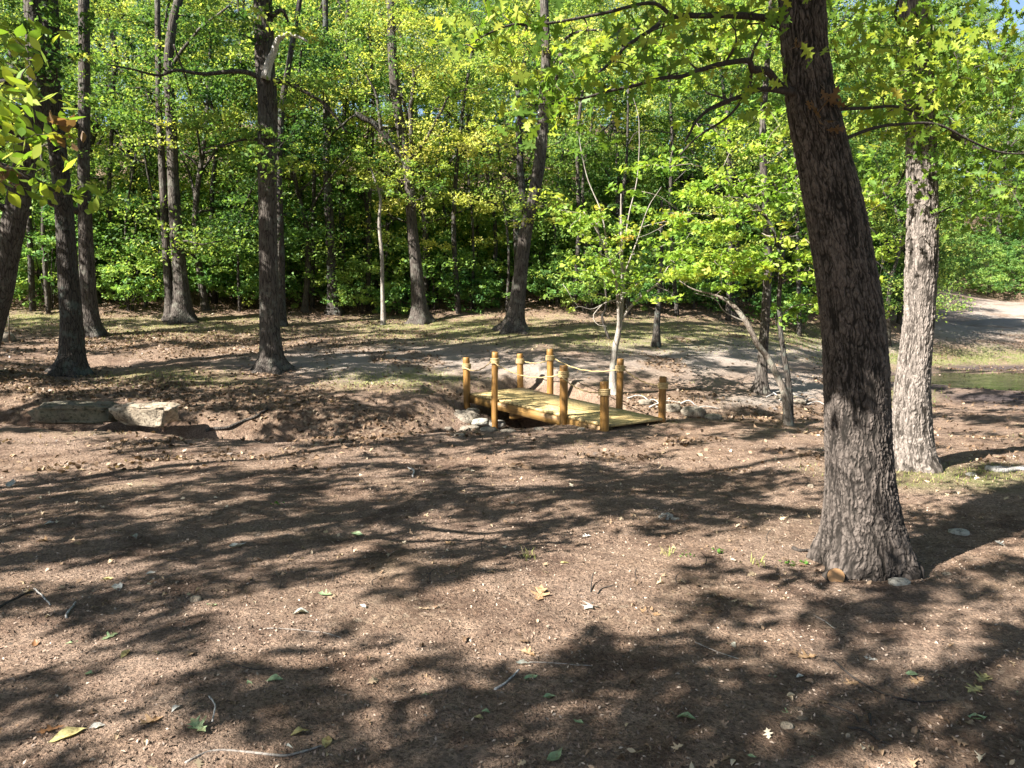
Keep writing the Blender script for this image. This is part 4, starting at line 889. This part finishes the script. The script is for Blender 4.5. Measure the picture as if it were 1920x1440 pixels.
for key, a, b_, sg, px, ty, by, wrap in [('n1', A, C_, 1, 875, 668, 755, 686.5), ('n2', A, C_, 1, 928, 658, 791, 676.5), ('n3', A, C_, 1, 1056, 683, 804, 702), ('n4', A, C_, 1, 1132.5, 713.5, 799, 735),
                                    ('f1', B, D_, -1, 975, 661, 0, 677), ('f2', B, D_, -1, 1031, 652.5, 0, 671), ('f3', B, D_, -1, 1161.5, 671, 0, 690.5), ('f4', B, D_, -1, 1242, 704, 0, 723)]:
    P = find_s(a, b_, out * .066 * sg, px); rad = .057 + .004 * math.sin(px)
    zt = W(px, ty + 2, P[1])[2]; zb = min(h1(P[0], P[1]) - .12, W(px, by, P[1])[2] if by else 9)
    n = 44; zz = np.linspace(zb, zt, n); cx = P[0] + .006 * np.sin(zz * 3 + px); cy = P[1] + .005 * np.cos(zz * 4 + px)
    pts_ = np.stack([cx, cy, zz], 1); R = np.full(n, rad); R[-1] = rad * .86; R[-2] = rad * .97; pts_[-2, 2] = zt - .006
    pb = MB(); tube(pb, pts_, R, 22, lambda R, th, p, k=px: R * (1 + .035 * fbm(np.cos(th)[None] * 2 + k, p[:, 2:] * 3 + np.sin(th)[None] * 2, 9, 3)))
    po = build('post', pb, POSTM, bridge, True)
    zw = W(px, wrap, P[1])[2]; wmb = MB()
    for j in range(4):
        t_ = np.linspace(0, 2 * math.pi, 33); zc = zw + (j - 1.5) * .021
        tube(wmb, np.stack([P[0] + (rad + .010) * np.cos(t_), P[1] + (rad + .010) * np.sin(t_), zc + .004 * np.sin(t_ + j)], 1), .0125, 7)
    build('rope_wrap', wmb, ROPEM, po, True); posts[key] = (P, zw, rad)
def rope(k1, k2, sag, sg):
    (p, z1, r1), (q, z2, r2) = posts[k1], posts[k2]; o = out * sg * (r1 + .008)
    a = np.array([p[0], p[1], z1]) + o; b_ = np.array([q[0], q[1], z2]) + o; t_ = np.linspace(0, 1, 30)[:, None]
    P = a + (b_ - a) * t_; P[:, 2] -= (3.3 * sag * t_ * (1 - t_))[:, 0]; P[:, 2] += .004 * np.sin(t_[:, 0] * 40)
    mb = MB(); tube(mb, P, (.0095), 7); build('rope', mb, ROPEM, bridge, True)
rope('n1', 'n2', .14, 1); rope('n2', 'n3', .16, 1); rope('n3', 'n4', .10, 1)
rope('f1', 'f2', .08, -1); rope('f2', 'f3', .16, -1); rope('f3', 'f4', .10, -1)

# ------------------------------------------------------------------ rocks
def rock(label, px, py, wpx, hpx, mat, seed, dm=.8, block=.5, d=None, name='rock', cat='rock', group=None, lift=.35, under=0.0, top_y=None, nz=.16, org=None, rz=None):
    P = G(px, py) if d is None else W(px, py, d)
    dd = P[1]; rx = wpx / 2 / F * dd; rz_ = hpx / 2 / F * dd; ry = rx * dm
    n1, n2 = (48, 30) if wpx > 50 else (22, 14)
    th = np.linspace(0, 2 * math.pi, n1, endpoint=False)[None]; ph = np.linspace(.04, math.pi - .04, n2)[:, None]
    def sp(v, e): return np.sign(v) * np.abs(v) ** e
    e = 1 - block * .75
    x = sp(np.cos(th), e) * sp(np.sin(ph), e); y = sp(np.sin(th), e) * sp(np.sin(ph), e); z = sp(np.cos(ph), e) + 0 * th
    x, y, z = [np.broadcast_to(v, (n2, n1)).copy() for v in (x, y, z)]
    nn = 1 + nz * fbm(x * 1.4 + seed * 3.1 + z, y * 1.4 + z * .9, seed, 4) + nz * .7 * fbm(x * 5 + z * 3, y * 5 - z * 2 + seed, seed + 1, 3)
    ledge = 1 + under * np.clip(z, -1, 1)
    a = (RS(seed).uniform(-.3, .3) if rz is None else rz); X_ = x * nn * rx * ledge; Y_ = y * nn * ry * ledge; Z_ = z * rz_ * (1 + nz * .9 * fbm(x * 2.6 + seed, y * 2.6 + z, seed + 6, 4))
    cz = (P[2] + rz_ * lift) if d is None else P[2]
    V = np.stack([P[0] + X_ * math.cos(a) - Y_ * math.sin(a), P[1] + ry * .3 + X_ * math.sin(a) + Y_ * math.cos(a), cz + Z_], -1)
    idx = np.arange(n1 * n2).reshape(n2, n1)
    q = np.stack([idx[:-1], idx[1:], np.roll(idx[1:], -1, 1), np.roll(idx[:-1], -1, 1)], -1).reshape(-1, 4)
    mb = MB(); mb.add(V.reshape(-1, 3), q); mb.Q.append(idx[0][None, :]); mb.Q.append(idx[-1][None, ::-1])
    o = solo(name, mb, mat, label, cat, group, True); return o
rock('long mossy green limestone ledge below the lichen-spotted tree', 140, 776, 146, 38, ROCK_MOSS, 4, .5, .95, d=10.95, name='rock_ledge', under=.06, nz=.34, rz=.05)
rock('pale sunlit limestone slab overhanging the dark hollow beside the mossy ledge', 273, 778, 106, 40, ROCK_PALE, 9, .5, .95, d=10.78, name='rock_slab', under=.12, nz=.3, rz=-.1)
rock('large pale knobbly stone at the left foot of the bridge', 868, 790, 56, 38, ROCK_CREEK, 12, .8, .3, d=12.3, nz=.3)
rock('second pale stone behind the large one left of the bridge', 885, 776, 30, 22, ROCK_CREEK, 13, .8, .3, d=12.7, nz=.3)
rock('low grey stone wedged between the large pale stone and the bridge footing', 900, 792, 36, 14, ROCK_GREY, 14, .8, .4, d=12.2)
rock('flat round grey footing stone under the second bridge post', 924, 796, 48, 14, ROCK_GREY, 15, .9, .6, d=12.6, name='footing_stone', nz=.06)
for i, (x, y, w_, h_) in enumerate([(880, 806, 46, 13), (915, 808, 40, 12), (953, 810, 34, 9), (862, 818, 26, 9), (1010, 806, 22, 8), (1090, 806, 18, 7), (840, 806, 20, 10)]):
    rock(['flat broad stone below the large knobbly stone at the creek lip', 'flat stone below the bridge footing stone', 'thin stone on the creek lip in front of the dark gap', 'small stone at the left end of the creek lip stones', 'small stone on the lip under the middle of the bridge', 'small chip of stone near the right foot of the third near post', 'stone half buried left of the large knobbly stone'][i], x, y, w_ * .85, h_ * .85, ROCK_CREEK, 30 + i, .7, .4, group='stones along the creek lip by the bridge')
for i, (x, y, w_, h_, lb) in enumerate([(1300, 778, 46, 22, 'grey stone on the bank right of the last bridge post'), (1338, 786, 30, 14, 'smaller grey stone right of the grey bank stone'), (1262, 770, 34, 18, 'stone half hidden behind the last bridge post'), (1210, 757, 26, 12, 'stone behind the bridge between the last two far posts'),
    (1468, 748, 30, 12, 'pale stone at the bared roots of the brown trunk'), (1500, 756, 24, 10, 'pale stone right of the slanting tree foot'), (2, 640, 40, 26, 'grey boulder at the left edge of the picture by the metal stake')]):
    rock(lb, x, y, w_, h_, ROCK_CREEK, 50 + i, .8, .35, nz=.25)
for i, (x, y, w_) in enumerate([(1240, 972, 11), (1248, 975, 13), (1257, 970, 12), (1263, 976, 11), (1244, 967, 10), (1252, 966, 9), (1270, 975, 8)]):
    rock(['leftmost pebble of the little stone heap in the shade', 'front pebble of the little stone heap', 'largest upper pebble of the little stone heap', 'front right pebble of the little stone heap', 'back left pebble of the little stone heap', 'back pebble of the little stone heap', 'rightmost pebble of the little stone heap'][i], x, y, w_, w_ * .8, ROCK_GREY, 70 + i, .8, .3, group='little heap of pebbles on the bare soil')
for lb, x, y, w_, h_, m_ in [('flat grey-brown stone in front of the large oak foot', 1688, 1096, 40, 16, ROCK_GREY), ('yellowish flat stone between the large oak and the grey-brown stone', 1712, 1086, 34, 10, ROCK_PALE), ('flat stone in the shade right of the large oak', 1800, 1002, 38, 14, ROCK_GREY), ('small pale stone beside the large oak to the right', 1775, 1080, 18, 10, ROCK_PALE),
    ('flat stone on the grass right of the second oak', 1822, 892, 20, 8, ROCK_GREY), ('pale round stone alone on the soil left of the middle', 366, 1127, 22, 14, ROCK_PALE), ('pale pebble left of the large oak trunk', 1520, 914, 12, 9, ROCK_PALE), ('tan stone at the bottom right below the curved twig', 1476, 1364, 26, 12, ROCK_PALE), ('thumb-sized upright pale stone in the bottom right shade', 1590, 1384, 9, 15, ROCK_PALE)]:
    rock(lb, x, y, w_, h_, m_, int(x) % 97, .7, .35)

# ------------------------------------------------------------------ fallen branches, twigs, stump, stake
def stick(label, pix, r0, r1, mat, lift=0.0, name='twig', cat='twig', arch=0.0, group=None):
    P = np.array([G(x, y) for x, y in pix]); n = max(8, len(pix) * 5); Q = catmull(P, n); Q[:, 2] = np.maximum(Q[:, 2], H(Q[:, 0], Q[:, 1])) + r0 * .7 + lift * np.linspace(0, 1, n) + arch * np.sin(np.linspace(0, math.pi, n))
    Q[:, :2] += np.stack([fbm(np.linspace(0, 4, n) + pix[0][0], np.full(n, 1.), 5, 2)] * 2, 1) * r0 * 1.2
    mb = MB(); tube(mb, Q, np.linspace(r0, r1, n), 7)
    return solo(name, mb, mat, label, cat, group, True)
stick('dark fallen branch leaning on the leafy bank right of the limestone slab', [(385, 812), (420, 806), (455, 796), (480, 785), (503, 770)], .028, .016, BARK_DARK, name='fallen_branch', cat='branch')
stick('short dark twig forking off near the fallen branch on the leafy bank', [(470, 765), (480, 778), (492, 790)], .008, .005, BARK_TWIG)
stick('long curved dark twig in the shade at lower right', [(1562, 1243), (1600, 1275), (1660, 1305), (1720, 1318), (1773, 1315)], .006, .003, BARK_TWIG)
stick('crooked brown twig below the long curved one', [(1537, 1320), (1570, 1332), (1600, 1348), (1607, 1362)], .006, .004, BARK_TWIG)
stick('straight short twig standing beside the crooked brown one', [(1630, 1345), (1632, 1365)], .006, .004, BARK_TWIG)
stick('dark thin twig above the bottom edge at right', [(1590, 1370), (1620, 1380), (1650, 1396), (1668, 1402)], .005, .003, BARK_TWIG)
stick('grey twig slanting down from a curled leaf near the middle bottom', [(930, 1298), (950, 1280), (975, 1258)], .006, .004, BARK_DEAD)
stick('long pale tan twig lying along the bottom edge at left', [(345, 1438), (400, 1420), (470, 1425), (540, 1422), (600, 1405)], .006, .004, BARK_PALE)
stick('bleached crooked little twig at lower left', [(393, 1312), (402, 1335), (400, 1364)], .004, .003, BARK_DEAD, .02)
stick('brown stick reaching in from the left edge', [(-10, 1148), (30, 1127), (64, 1110)], .009, .006, BARK_TWIG)
stick('pale thin stick crossing the brown one at the left edge', [(63, 1105), (80, 1122), (96, 1136)], .005, .004, BARK_DEAD)
stick('short pale stick right of the crossed sticks at the left', [(122, 1162), (134, 1143), (142, 1133)], .006, .005, BARK_DEAD)
stick('thin curving twig in the long shadow at lower left', [(425, 1242), (470, 1255), (515, 1258)], .004, .002, BARK_TWIG)
stick('very long hair-thin stem lying across sunlit soil left of middle', [(495, 1182), (560, 1186), (640, 1202)], .003, .002, BARK_PALE)
stick('thin reddish stem lying across sunlit soil in the middle', [(992, 1248), (1050, 1246), (1110, 1254)], .003, .002, BARK_PALE)
stick('thin straight stem in the shade below the middle right', [(1303, 1208), (1345, 1224), (1385, 1241)], .003, .002, BARK_PALE)
stick('thin pale twig on the sunlit patch below the large oak', [(1518, 1153), (1545, 1168), (1565, 1180)], .004, .002, BARK_PALE)
stick('reddish-brown root stub lying left of the large oak foot', [(1485, 1031), (1512, 1036), (1545, 1033)], .014, .008, BARK_TWIG, name='root_stub', cat='root')
stick('little white crooked twig alone in the shadow stripes', [(762, 880), (776, 884), (772, 896)], .012, .008, BARK_DEAD)
stick('bleached driftwood-like branch at the right edge on thin grass', [(1850, 881), (1880, 886), (1905, 884), (1950, 886)], .032, .018, BARK_DEAD, name='fallen_branch', cat='branch')
stick('thinner bleached stick behind the driftwood-like branch at the right edge', [(1858, 879), (1890, 880), (1935, 876)], .014, .008, BARK_DEAD)
stick('dark stem stub curling up on sunlit soil right of the middle', [(1108, 1112), (1109, 1100), (1112, 1094)], .004, .003, BARK_TWIG, .05)
stick('curved dark twig right of the curling stem stub', [(1120, 1115), (1128, 1108), (1152, 1104)], .004, .003, BARK_TWIG, .01)
rs = RS(91)
for i, (x, y) in enumerate([(1440, 742), (1452, 748), (1470, 742), (1486, 750), (1500, 746), (1520, 754), (1532, 762), (1250, 762), (1292, 762), (1322, 772), (1200, 752), (1224, 760)]):
    a = rs.uniform(-.5, .5); L = rs.uniform(14, 34)
    stick(('bleached stick tangled at the creek bank by the bared roots, ' if i < 7 else 'bleached stick on the creek bank right of the bridge, ') + ORD[i if i < 7 else i - 7], [(x - L, y + L * a * .4), (x, y - 3), (x + L, y - L * a * .4)], .014, .006, BARK_DEAD, arch=.05, group='bleached sticks on the creek bank')
for i, (x, y, hh) in enumerate([(905, 1035, 34), (520, 1108, 40), (808, 1092, 26), (572, 1105, 24), (798, 1085, 22), (1196, 1085, 22), (620, 1090, 18), (1320, 1060, 26), (1440, 1015, 26), (1270, 1092, 20), (702, 1098, 18), (430, 985, 14)]):
    P = G(x, y); h_ = hh / F * P[1]; mb = MB(); Q = catmull([P - [0, 0, .02], P + [rs.normal() * .01, 0, h_ * .5], P + [rs.normal() * .03, 0, h_]], 8); tube(mb, Q, np.linspace(.004, .002, 8), 5)
    solo('stem_stub', mb, BARK_TWIG, 'thin dead stem poking up from the bare soil, ' + ORD[i if 0 else sorted([905, 520, 808, 572, 798, 1196, 620, 1320, 1440, 1270, 702, 430]).index(x)], 'stem', 'dead stems poking up from the soil')
# cut stump disc
P = G(1567, 1091); n = 24; th = np.linspace(0, 2 * math.pi, n, endpoint=False); R = .052 * (1 + .08 * np.sin(th * 2 + 1) - .35 * np.exp(-((th - 4.71) / .35) ** 2))
nrm = np.array([.05, -.86, .5]); nrm /= np.linalg.norm(nrm); u = np.array([1, 0, 0]); v = np.cross(u, nrm) * -1; u = np.cross(v, nrm)
cen = P + [0, .0, .034]; ring = cen + R[:, None] * (np.cos(th)[:, None] * u + np.sin(th)[:, None] * v * np.sign(v[2]))
st = thing('tree_stump', 'small orange freshly sawn stump against the foot of the large leaning oak', 'stump', P)
mb = MB(); V = np.vstack([ring, ring - nrm * .12]); i_ = np.arange(n); mb.add(V, np.stack([i_, (i_ + 1) % n, (i_ + 1) % n + n, i_ + n], -1)); build('bark_rim', mb, BARK_TWIG, st, True)
mb = MB(); mb.add(np.vstack([cen + (ring - cen) * .96 + nrm * .003, cen[None] + nrm * .006]), np.stack([np.full(n, n), i_, (i_ + 1) % n], -1)); build('cut_face', mb, CUTM, st)
# metal stake
m_st, t_, b__ = newmat('stake_metal'); b__.inputs['Base Color'].default_value = (.08, .09, .06, 1); b__.inputs['Roughness'].default_value = .6
tex = noise(t_, N(t_, 'ShaderNodeTexCoord').outputs['Object'], 20); t_.links.new(ramp(t_, tex, [(.4, (.06, .07, .045)), (.6, (.14, .08, .05))]), b__.inputs['Base Color'])
P = W(17, 628, 16.2); P[2] = h1(P[0], P[1]) - .1; mb = MB(); tube(mb, [P, P + [.01, 0, .5], P + [.03, 0, .98]], [.016, .015, .014], 6)
tp = P + [.03, 0, .98]; slab(mb, [tp + [-.02, -.01, .02], tp + [.02, -.01, .02], tp + [.02, .01, .02], tp + [-.02, .01, .02]], .03)
solo('metal_stake', mb, m_st, 'thin dark metal fence stake standing alone at the left edge', 'stake')

# ------------------------------------------------------------------ single fallen leaves one can point to
TINT = {'white': 0, 'tan': 1, 'orange': 2, 'yellow': 3, 'green': 4, 'grey': 5}
LM = {}
for k, c in dict(white=(.62, .62, .56), tan=(.46, .30, .17), orange=(.30, .15, .07), yellow=(.52, .46, .2), green=(.30, .42, .22), grey=(.40, .42, .36)).items():
    LM[k] = leafmat('fallen_leaf_' + k, [(0, tuple(x * .55 for x in c)), (1, c)], .15, .4, .12, .7)
FL = [(95, 1370, 'orange', 38, 0, 'beside the large curled one at bottom left'), (128, 1384, 'yellow', 50, 1, 'large and curled at bottom left'), (182, 1371, 'white', 32, 1, 'right of the large curled one at bottom left'), (14, 1376, 'tan', 40, 0, 'at the bottom left edge'), (283, 1356, 'tan', 36, 0, 'in the bottom left shadow edge'),
      (372, 1370, 'green', 42, 0, 'on the sunlit soil near the bottom left twig'), (563, 1376, 'yellow', 30, 1, 'upright and curled above the long tan twig'), (613, 1396, 'yellow', 32, 1, 'at the right tip of the long tan twig'), (535, 1416, 'grey', 40, 1, 'curled over the long tan twig'), (330, 1332, 'white', 20, 1, 'alone in the long bottom left shadow'),
      (516, 1279, 'green', 27, 1, 'in the shadow left of middle'), (468, 1286, 'green', 15, 1, 'smaller, left of the green oval one'), (178, 1263, 'green', 28, 1, 'at lower left beside a dead stem'), (235, 1232, 'yellow', 22, 1, 'bright on sunlit soil at lower left'), (134, 1208, 'green', 18, 1, 'near the left edge'), (206, 1197, 'green', 26, 0, 'right of the green one near the left edge'),
      (66, 1214, 'orange', 18, 1, 'near the left edge'), (220, 1106, 'white', 30, 1, 'on the bright sunlit patch at left'), (398, 1138, 'green', 18, 1, 'beside the pale round stone'), (203, 1088, 'yellow', 17, 1, 'above the bright sunlit patch at left'), (251, 1009, 'grey', 22, 1, 'alone in the left shade'), (147, 1022, 'tan', 18, 0, 'in the dark left shade'), (85, 1015, 'tan', 26, 0, 'farther left in the dark left shade'),
      (93, 984, 'white', 14, 1, 'in the dark shade near the left edge'), (20, 914, 'white', 26, 1, 'at the left edge below the bright band'), (445, 1026, 'white', 28, 1, 'at the upper edge of sunlit streaks left of middle'), (283, 1078, 'white', 14, 1, 'on sunlit soil above the bright patch'), (610, 1118, 'green', 22, 0, 'on the bright patch left of middle'), (565, 1152, 'grey', 26, 1, 'heaped on the bright patch left of middle'),
      (800, 1312, 'green', 24, 0, 'in the shadow below the middle'), (898, 1350, 'yellow', 18, 1, 'standing on edge below the middle'), (911, 1339, 'green', 15, 1, 'just above the upright yellow one'), (995, 1277, 'green', 24, 1, 'right of the grey slanting twig'), (1114, 1284, 'green', 14, 1, 'in the middle of the broad shadow'), (1030, 1311, 'green', 20, 1, 'right of centre in the broad shadow'), (1086, 1357, 'green', 20, 1, 'lower right of centre in shade'),
      (1040, 1428, 'green', 36, 1, 'long, at the bottom edge near the middle'), (990, 1229, 'tan', 26, 0, 'above the grey slanting twig'), (981, 1248, 'grey', 22, 1, 'curled at the top of the grey slanting twig'), (798, 1278, 'tan', 24, 0, 'at the shadow edge below the middle'), (1110, 1138, 'white', 40, 0, 'large and bright right of the middle'), (1012, 1123, 'tan', 40, 0, 'curled cluster left of the large white one'), (1219, 1153, 'tan', 34, 0, 'right of the large white one'),
      (1058, 1057, 'yellow', 16, 1, 'above the tan cluster'), (845, 1021, 'tan', 24, 0, 'in the shadow stripes at the middle'), (670, 1006, 'green', 22, 1, 'in the shadow stripes left of middle'), (681, 1141, 'white', 13, 1, 'left of middle beside a dead stem'), (1287, 1351, 'green', 34, 1, 'oval, in the shade at lower right'), (1100, 1008, 'white', 14, 0, 'on a streak of sun right of the middle'), (1479, 1342, 'green', 24, 0, 'at lower right in the shade'),
      (1513, 1236, 'tan', 32, 0, 'spotted, below the large oak'), (1632, 1239, 'white', 20, 0, 'right of the spotted tan one'), (1710, 1268, 'green', 20, 1, 'resting on a tan one at lower right'), (1720, 1283, 'tan', 30, 0, 'under the green one at lower right'), (1842, 1278, 'yellow', 34, 0, 'lobed, near the right edge'), (1828, 1298, 'yellow', 34, 0, 'below the lobed one near the right edge'), (1900, 1302, 'green', 20, 0, 'closest to the right edge'), (1757, 1322, 'green', 17, 1, 'at the tip of the long curved twig'),
      (1832, 1351, 'green', 30, 1, 'long and narrow at lower right'), (1597, 1286, 'tan', 28, 0, 'left of the long curved twig'), (1448, 1274, 'green', 16, 0, 'left of the tan one at lower right'), (1410, 1423, 'green', 14, 1, 'at the bottom edge right of middle'), (1525, 1427, 'green', 14, 1, 'at the bottom edge farther right'), (1875, 1022, 'white', 18, 0, 'right of the large oak near the edge'), (1371, 1212, 'grey', 26, 1, 'curled, in the shadow left below the large oak'), (1900, 1264, 'green', 14, 1, 'small, at the right edge'), (1500, 1272, 'white', 14, 1, 'small, above the tan stone')]
rl = RS(15)
for x, y, col_, wpx, shp, wh in FL:
    P = G(x, y); L = wpx / F * P[1] * 1.35; mb = MB(); nx = 9
    S = OAK if shp == 0 else OVAL; a = rl.uniform(-.9, .9) + (math.pi / 2) * (1 if rl.uniform() < .7 else 0); k = len(S)
    rings = [S * f_ for f_ in (1, .72, .4)]; U = np.vstack(rings + [[(0, 0)]])
    cu = rl.uniform(.5, 1.7) * (.45 if shp == 0 else 1); cu2 = rl.uniform(-.4, .8) * (.5 if shp == 0 else 1)
    zz = cu * U[:, 0] ** 2 * 2.2 + cu2 * U[:, 1] ** 2 * 1.2 + .05 * fbm(U[:, 0] * 5 + x, U[:, 1] * 5, 3, 2)
    tl = rl.uniform(-.25, .45) if wpx > 15 else .3
    X_ = (U[:, 0] * math.cos(a) - U[:, 1] * math.sin(a)) * L; Y_ = (U[:, 0] * math.sin(a) + U[:, 1] * math.cos(a)) * L
    V = np.stack([P[0] + X_, P[1] + Y_, P[2] + (zz - zz.min()) * L + tl * (Y_ - Y_.min()) * .6 + .006], 1)
    i_ = np.arange(k); qs = [np.stack([r_ * k + i_, r_ * k + (i_ + 1) % k, (r_ + 1) * k + (i_ + 1) % k, (r_ + 1) * k + i_], -1) for r_ in (0, 1)]
    mb.add(V, np.vstack(qs), rl.uniform(.2, .8, len(V)) * .3 + rl.uniform(.3, .7)); mb.Q.append(np.stack([2 * k + i_, 2 * k + (i_ + 1) % k, np.full(k, 3 * k)], -1))
    solo('fallen_leaf', mb, LM[col_], '%s %s fallen leaf, %s' % (col_, 'lobed' if shp == 0 else 'smooth-edged', wh), 'leaf', 'single leaves on the bare soil', True, org=P)
# seedlings and tufts
GRASSM = leafmat('grass_blades', [(0, (.10, .15, .03)), (.4, (.24, .30, .06)), (.7, (.45, .42, .16)), (1, (.62, .52, .3))], .3, .1)
def blades(mb, base, hgt, rg, tint, wd=.006, lean=.5):
    n = len(base); a = rg.uniform(0, 6.28, n); d_ = np.stack([np.cos(a), np.sin(a), np.zeros(n)], 1); s = np.stack([-np.sin(a), np.cos(a), np.zeros(n)], 1) * wd
    ln = rg.uniform(.1, 1, (n, 1)) * lean; h_ = hgt[:, None] * np.array([0, 0, 1])
    V = np.stack([base - s, base + s, base + h_ * .6 + d_ * hgt[:, None] * ln * .4 + s * .8, base + h_ * .6 + d_ * hgt[:, None] * ln * .4 - s * .8, base + h_ + d_ * hgt[:, None] * ln], 1).reshape(-1, 3)
    i_ = np.arange(n)[:, None] * 5; b0 = mb.n
    mb.add(V, i_ + np.array([[0, 1, 2, 3]]), np.repeat(tint, 5)); mb.Q.append(i_ + np.array([[3, 2, 4]]) + b0)
for x, y, kind, lb in [(1290, 1046, 0, 'bright green seedling with pale leaves left of the large oak'), (1422, 1058, 1, 'small tuft of fresh grass halfway to the large oak'), (1476, 1062, 0, 'little green seedling closest but one to the large oak'), (1502, 1059, 0, 'little green seedling beside the large oak foot'), (992, 1046, 1, 'dry yellow grass tuft right of the middle'), (1250, 1044, 1, 'dry grass tuft left of the bright seedling'), (515, 948, 0, 'green weed on the left part of the soil'), (1345, 1036, 0, 'dark green weed halfway between the dry tuft and the oak'), (1205, 745, 1, 'pale grass tuft behind the bridge between the last posts')]:
    P = G(x, y); mb = MB(); rg = RS(int(x))
    if kind == 0: leafquads(mb, P + rg.normal(size=(12, 3)) * [.025, .02, .008] + [0, 0, .02], .034, rg, rg.uniform(.1, .5, 14), .5)
    else: blades(mb, P + rg.normal(size=(22, 3)) * [.025, .025, 0], rg.uniform(.02, .07, 22), rg, rg.uniform(.3, .9, 22), .002, 1.2)
    solo('seedling' if kind == 0 else 'grass_tuft', mb, LEAF_YOUNG if kind == 0 else GRASSM, lb, 'seedling' if kind == 0 else 'grass tuft', org=P)

# ------------------------------------------------------------------ stuff nobody could count
def scatter(n, fn, seed, lo=1.6, hi=30, spread=.72):
    rg = RS(seed); y = lo + (hi - lo) * rg.uniform(size=n) ** 1.0; x = rg.uniform(-1, 1, n) * (spread * y + 1.2); z = H(x, y); k = fn(x, y, z, rg); return np.stack([x, y, z], 1)[k], rg
P, rg = scatter(52000, lambda x, y, z, g_: g_.uniform(size=len(x)) < 1, 301, 1.7, 9.5)
mb = MB(); leafquads(mb, P + [0, 0, .004], .019, rg, np.clip(rg.uniform(0, 1, len(P)) ** 2.2, 0, 1), .45, .45)
o = build('wood_chips', mb, CHIPS); tag(o, 'fine brown mulch crumbs and chips all over the bare foreground soil', 'mulch'); o['kind'] = 'stuff'
P, rg = scatter(30000, lambda x, y, z, g_: g_.uniform(size=len(x)) < .35 + .5 * (fbm(x * 1.1, y * 1.4, 171, 4) > .12), 302, 1.7, 8.5)
nn_ = len(P); sz = .0035 + .010 * rg.uniform(size=nn_) ** 4; oct_ = np.array([(1, 0, 0), (0, 1, 0), (-1, 0, 0), (0, -1, 0), (0, 0, .8), (0, 0, -.5)])
V = P[:, None] + sz[:, None, None] * oct_[None] * rg.uniform(.6, 1.3, (nn_, 6, 1)); tri = np.array([(0, 1, 4), (1, 2, 4), (2, 3, 4), (3, 0, 4), (1, 0, 5), (2, 1, 5), (3, 2, 5), (0, 3, 5)])
mb = MB(); mb.add(V.reshape(-1, 3), (np.arange(nn_)[:, None, None] * 6 + tri[None]).reshape(-1, 3))
o = build('soil_crumbs', mb, GROUND); tag(o, 'small crumbs and clods of brown soil on the bare foreground', 'soil'); o['kind'] = 'stuff'
def mk(i, gain=1.0): return lambda x, y, z, g_: g_.uniform(size=len(x)) < masks(x, y, z)[i] * gain
P, rg = scatter(150000, lambda x, y, z, g_: (g_.uniform(size=len(x)) < (masks(x, y, z)[2] * .75 + .025) * np.clip(1.2 - (y - 20) / 14, 0, 1)), 303, 7.5, 30)
mb = MB(); leafquads(mb, P + [0, 0, .012], .075, rg, np.clip(.36 + rg.normal(size=len(P)) * .2, 0, 1), .5, .6)
o = build('leaf_litter', mb, LITTER); tag(o, 'red-brown dead leaf litter on the creek banks and under the wood edge', 'leaf litter'); o['kind'] = 'stuff'
P, rg = scatter(5200, lambda x, y, z, g_: g_.uniform(size=len(x)) < .12 + .8 * (fbm(x * .8, y * 1.2, 181, 4) > .2), 304, 2.2, 15)
mb = MB(); h_ = len(P) // 3
shaped(mb, P[:h_] + [0, 0, .012], .055, rg, rg.uniform(.3, 1.0, h_), OAK, .7, 0, 1.3); shaped(mb, P[h_:] + [0, 0, .010], .038, rg, rg.uniform(.2, 1.0, len(P) - h_), OVAL, .6, 0, 1.8)
o = build('fallen_leaves', mb, LITTER); tag(o, 'sparse small dry leaves strewn over the whole clearing', 'fallen leaves'); o['kind'] = 'stuff'
P, rg = scatter(240000, mk(0, .8), 305, 7, 34)
mb = MB(); tn = np.clip(np.where((P[:, 0] > 8) & (P[:, 1] > 13), .08, .42) + rg.normal(size=len(P)) * .2, 0, 1); blades(mb, P - [0, 0, .005], rg.uniform(.015, .05, len(P)) * (1 + .6 * ((P[:, 0] > 8) & (P[:, 1] > 13))), rg, tn, np.where(P[:, 1] < 12, .0025, .005)[:, None], .9)
o = build('grass', mb, GRASSM); tag(o, 'thin short grass, dry on the far bank and greener round the pond', 'grass'); o['kind'] = 'stuff'
flush()
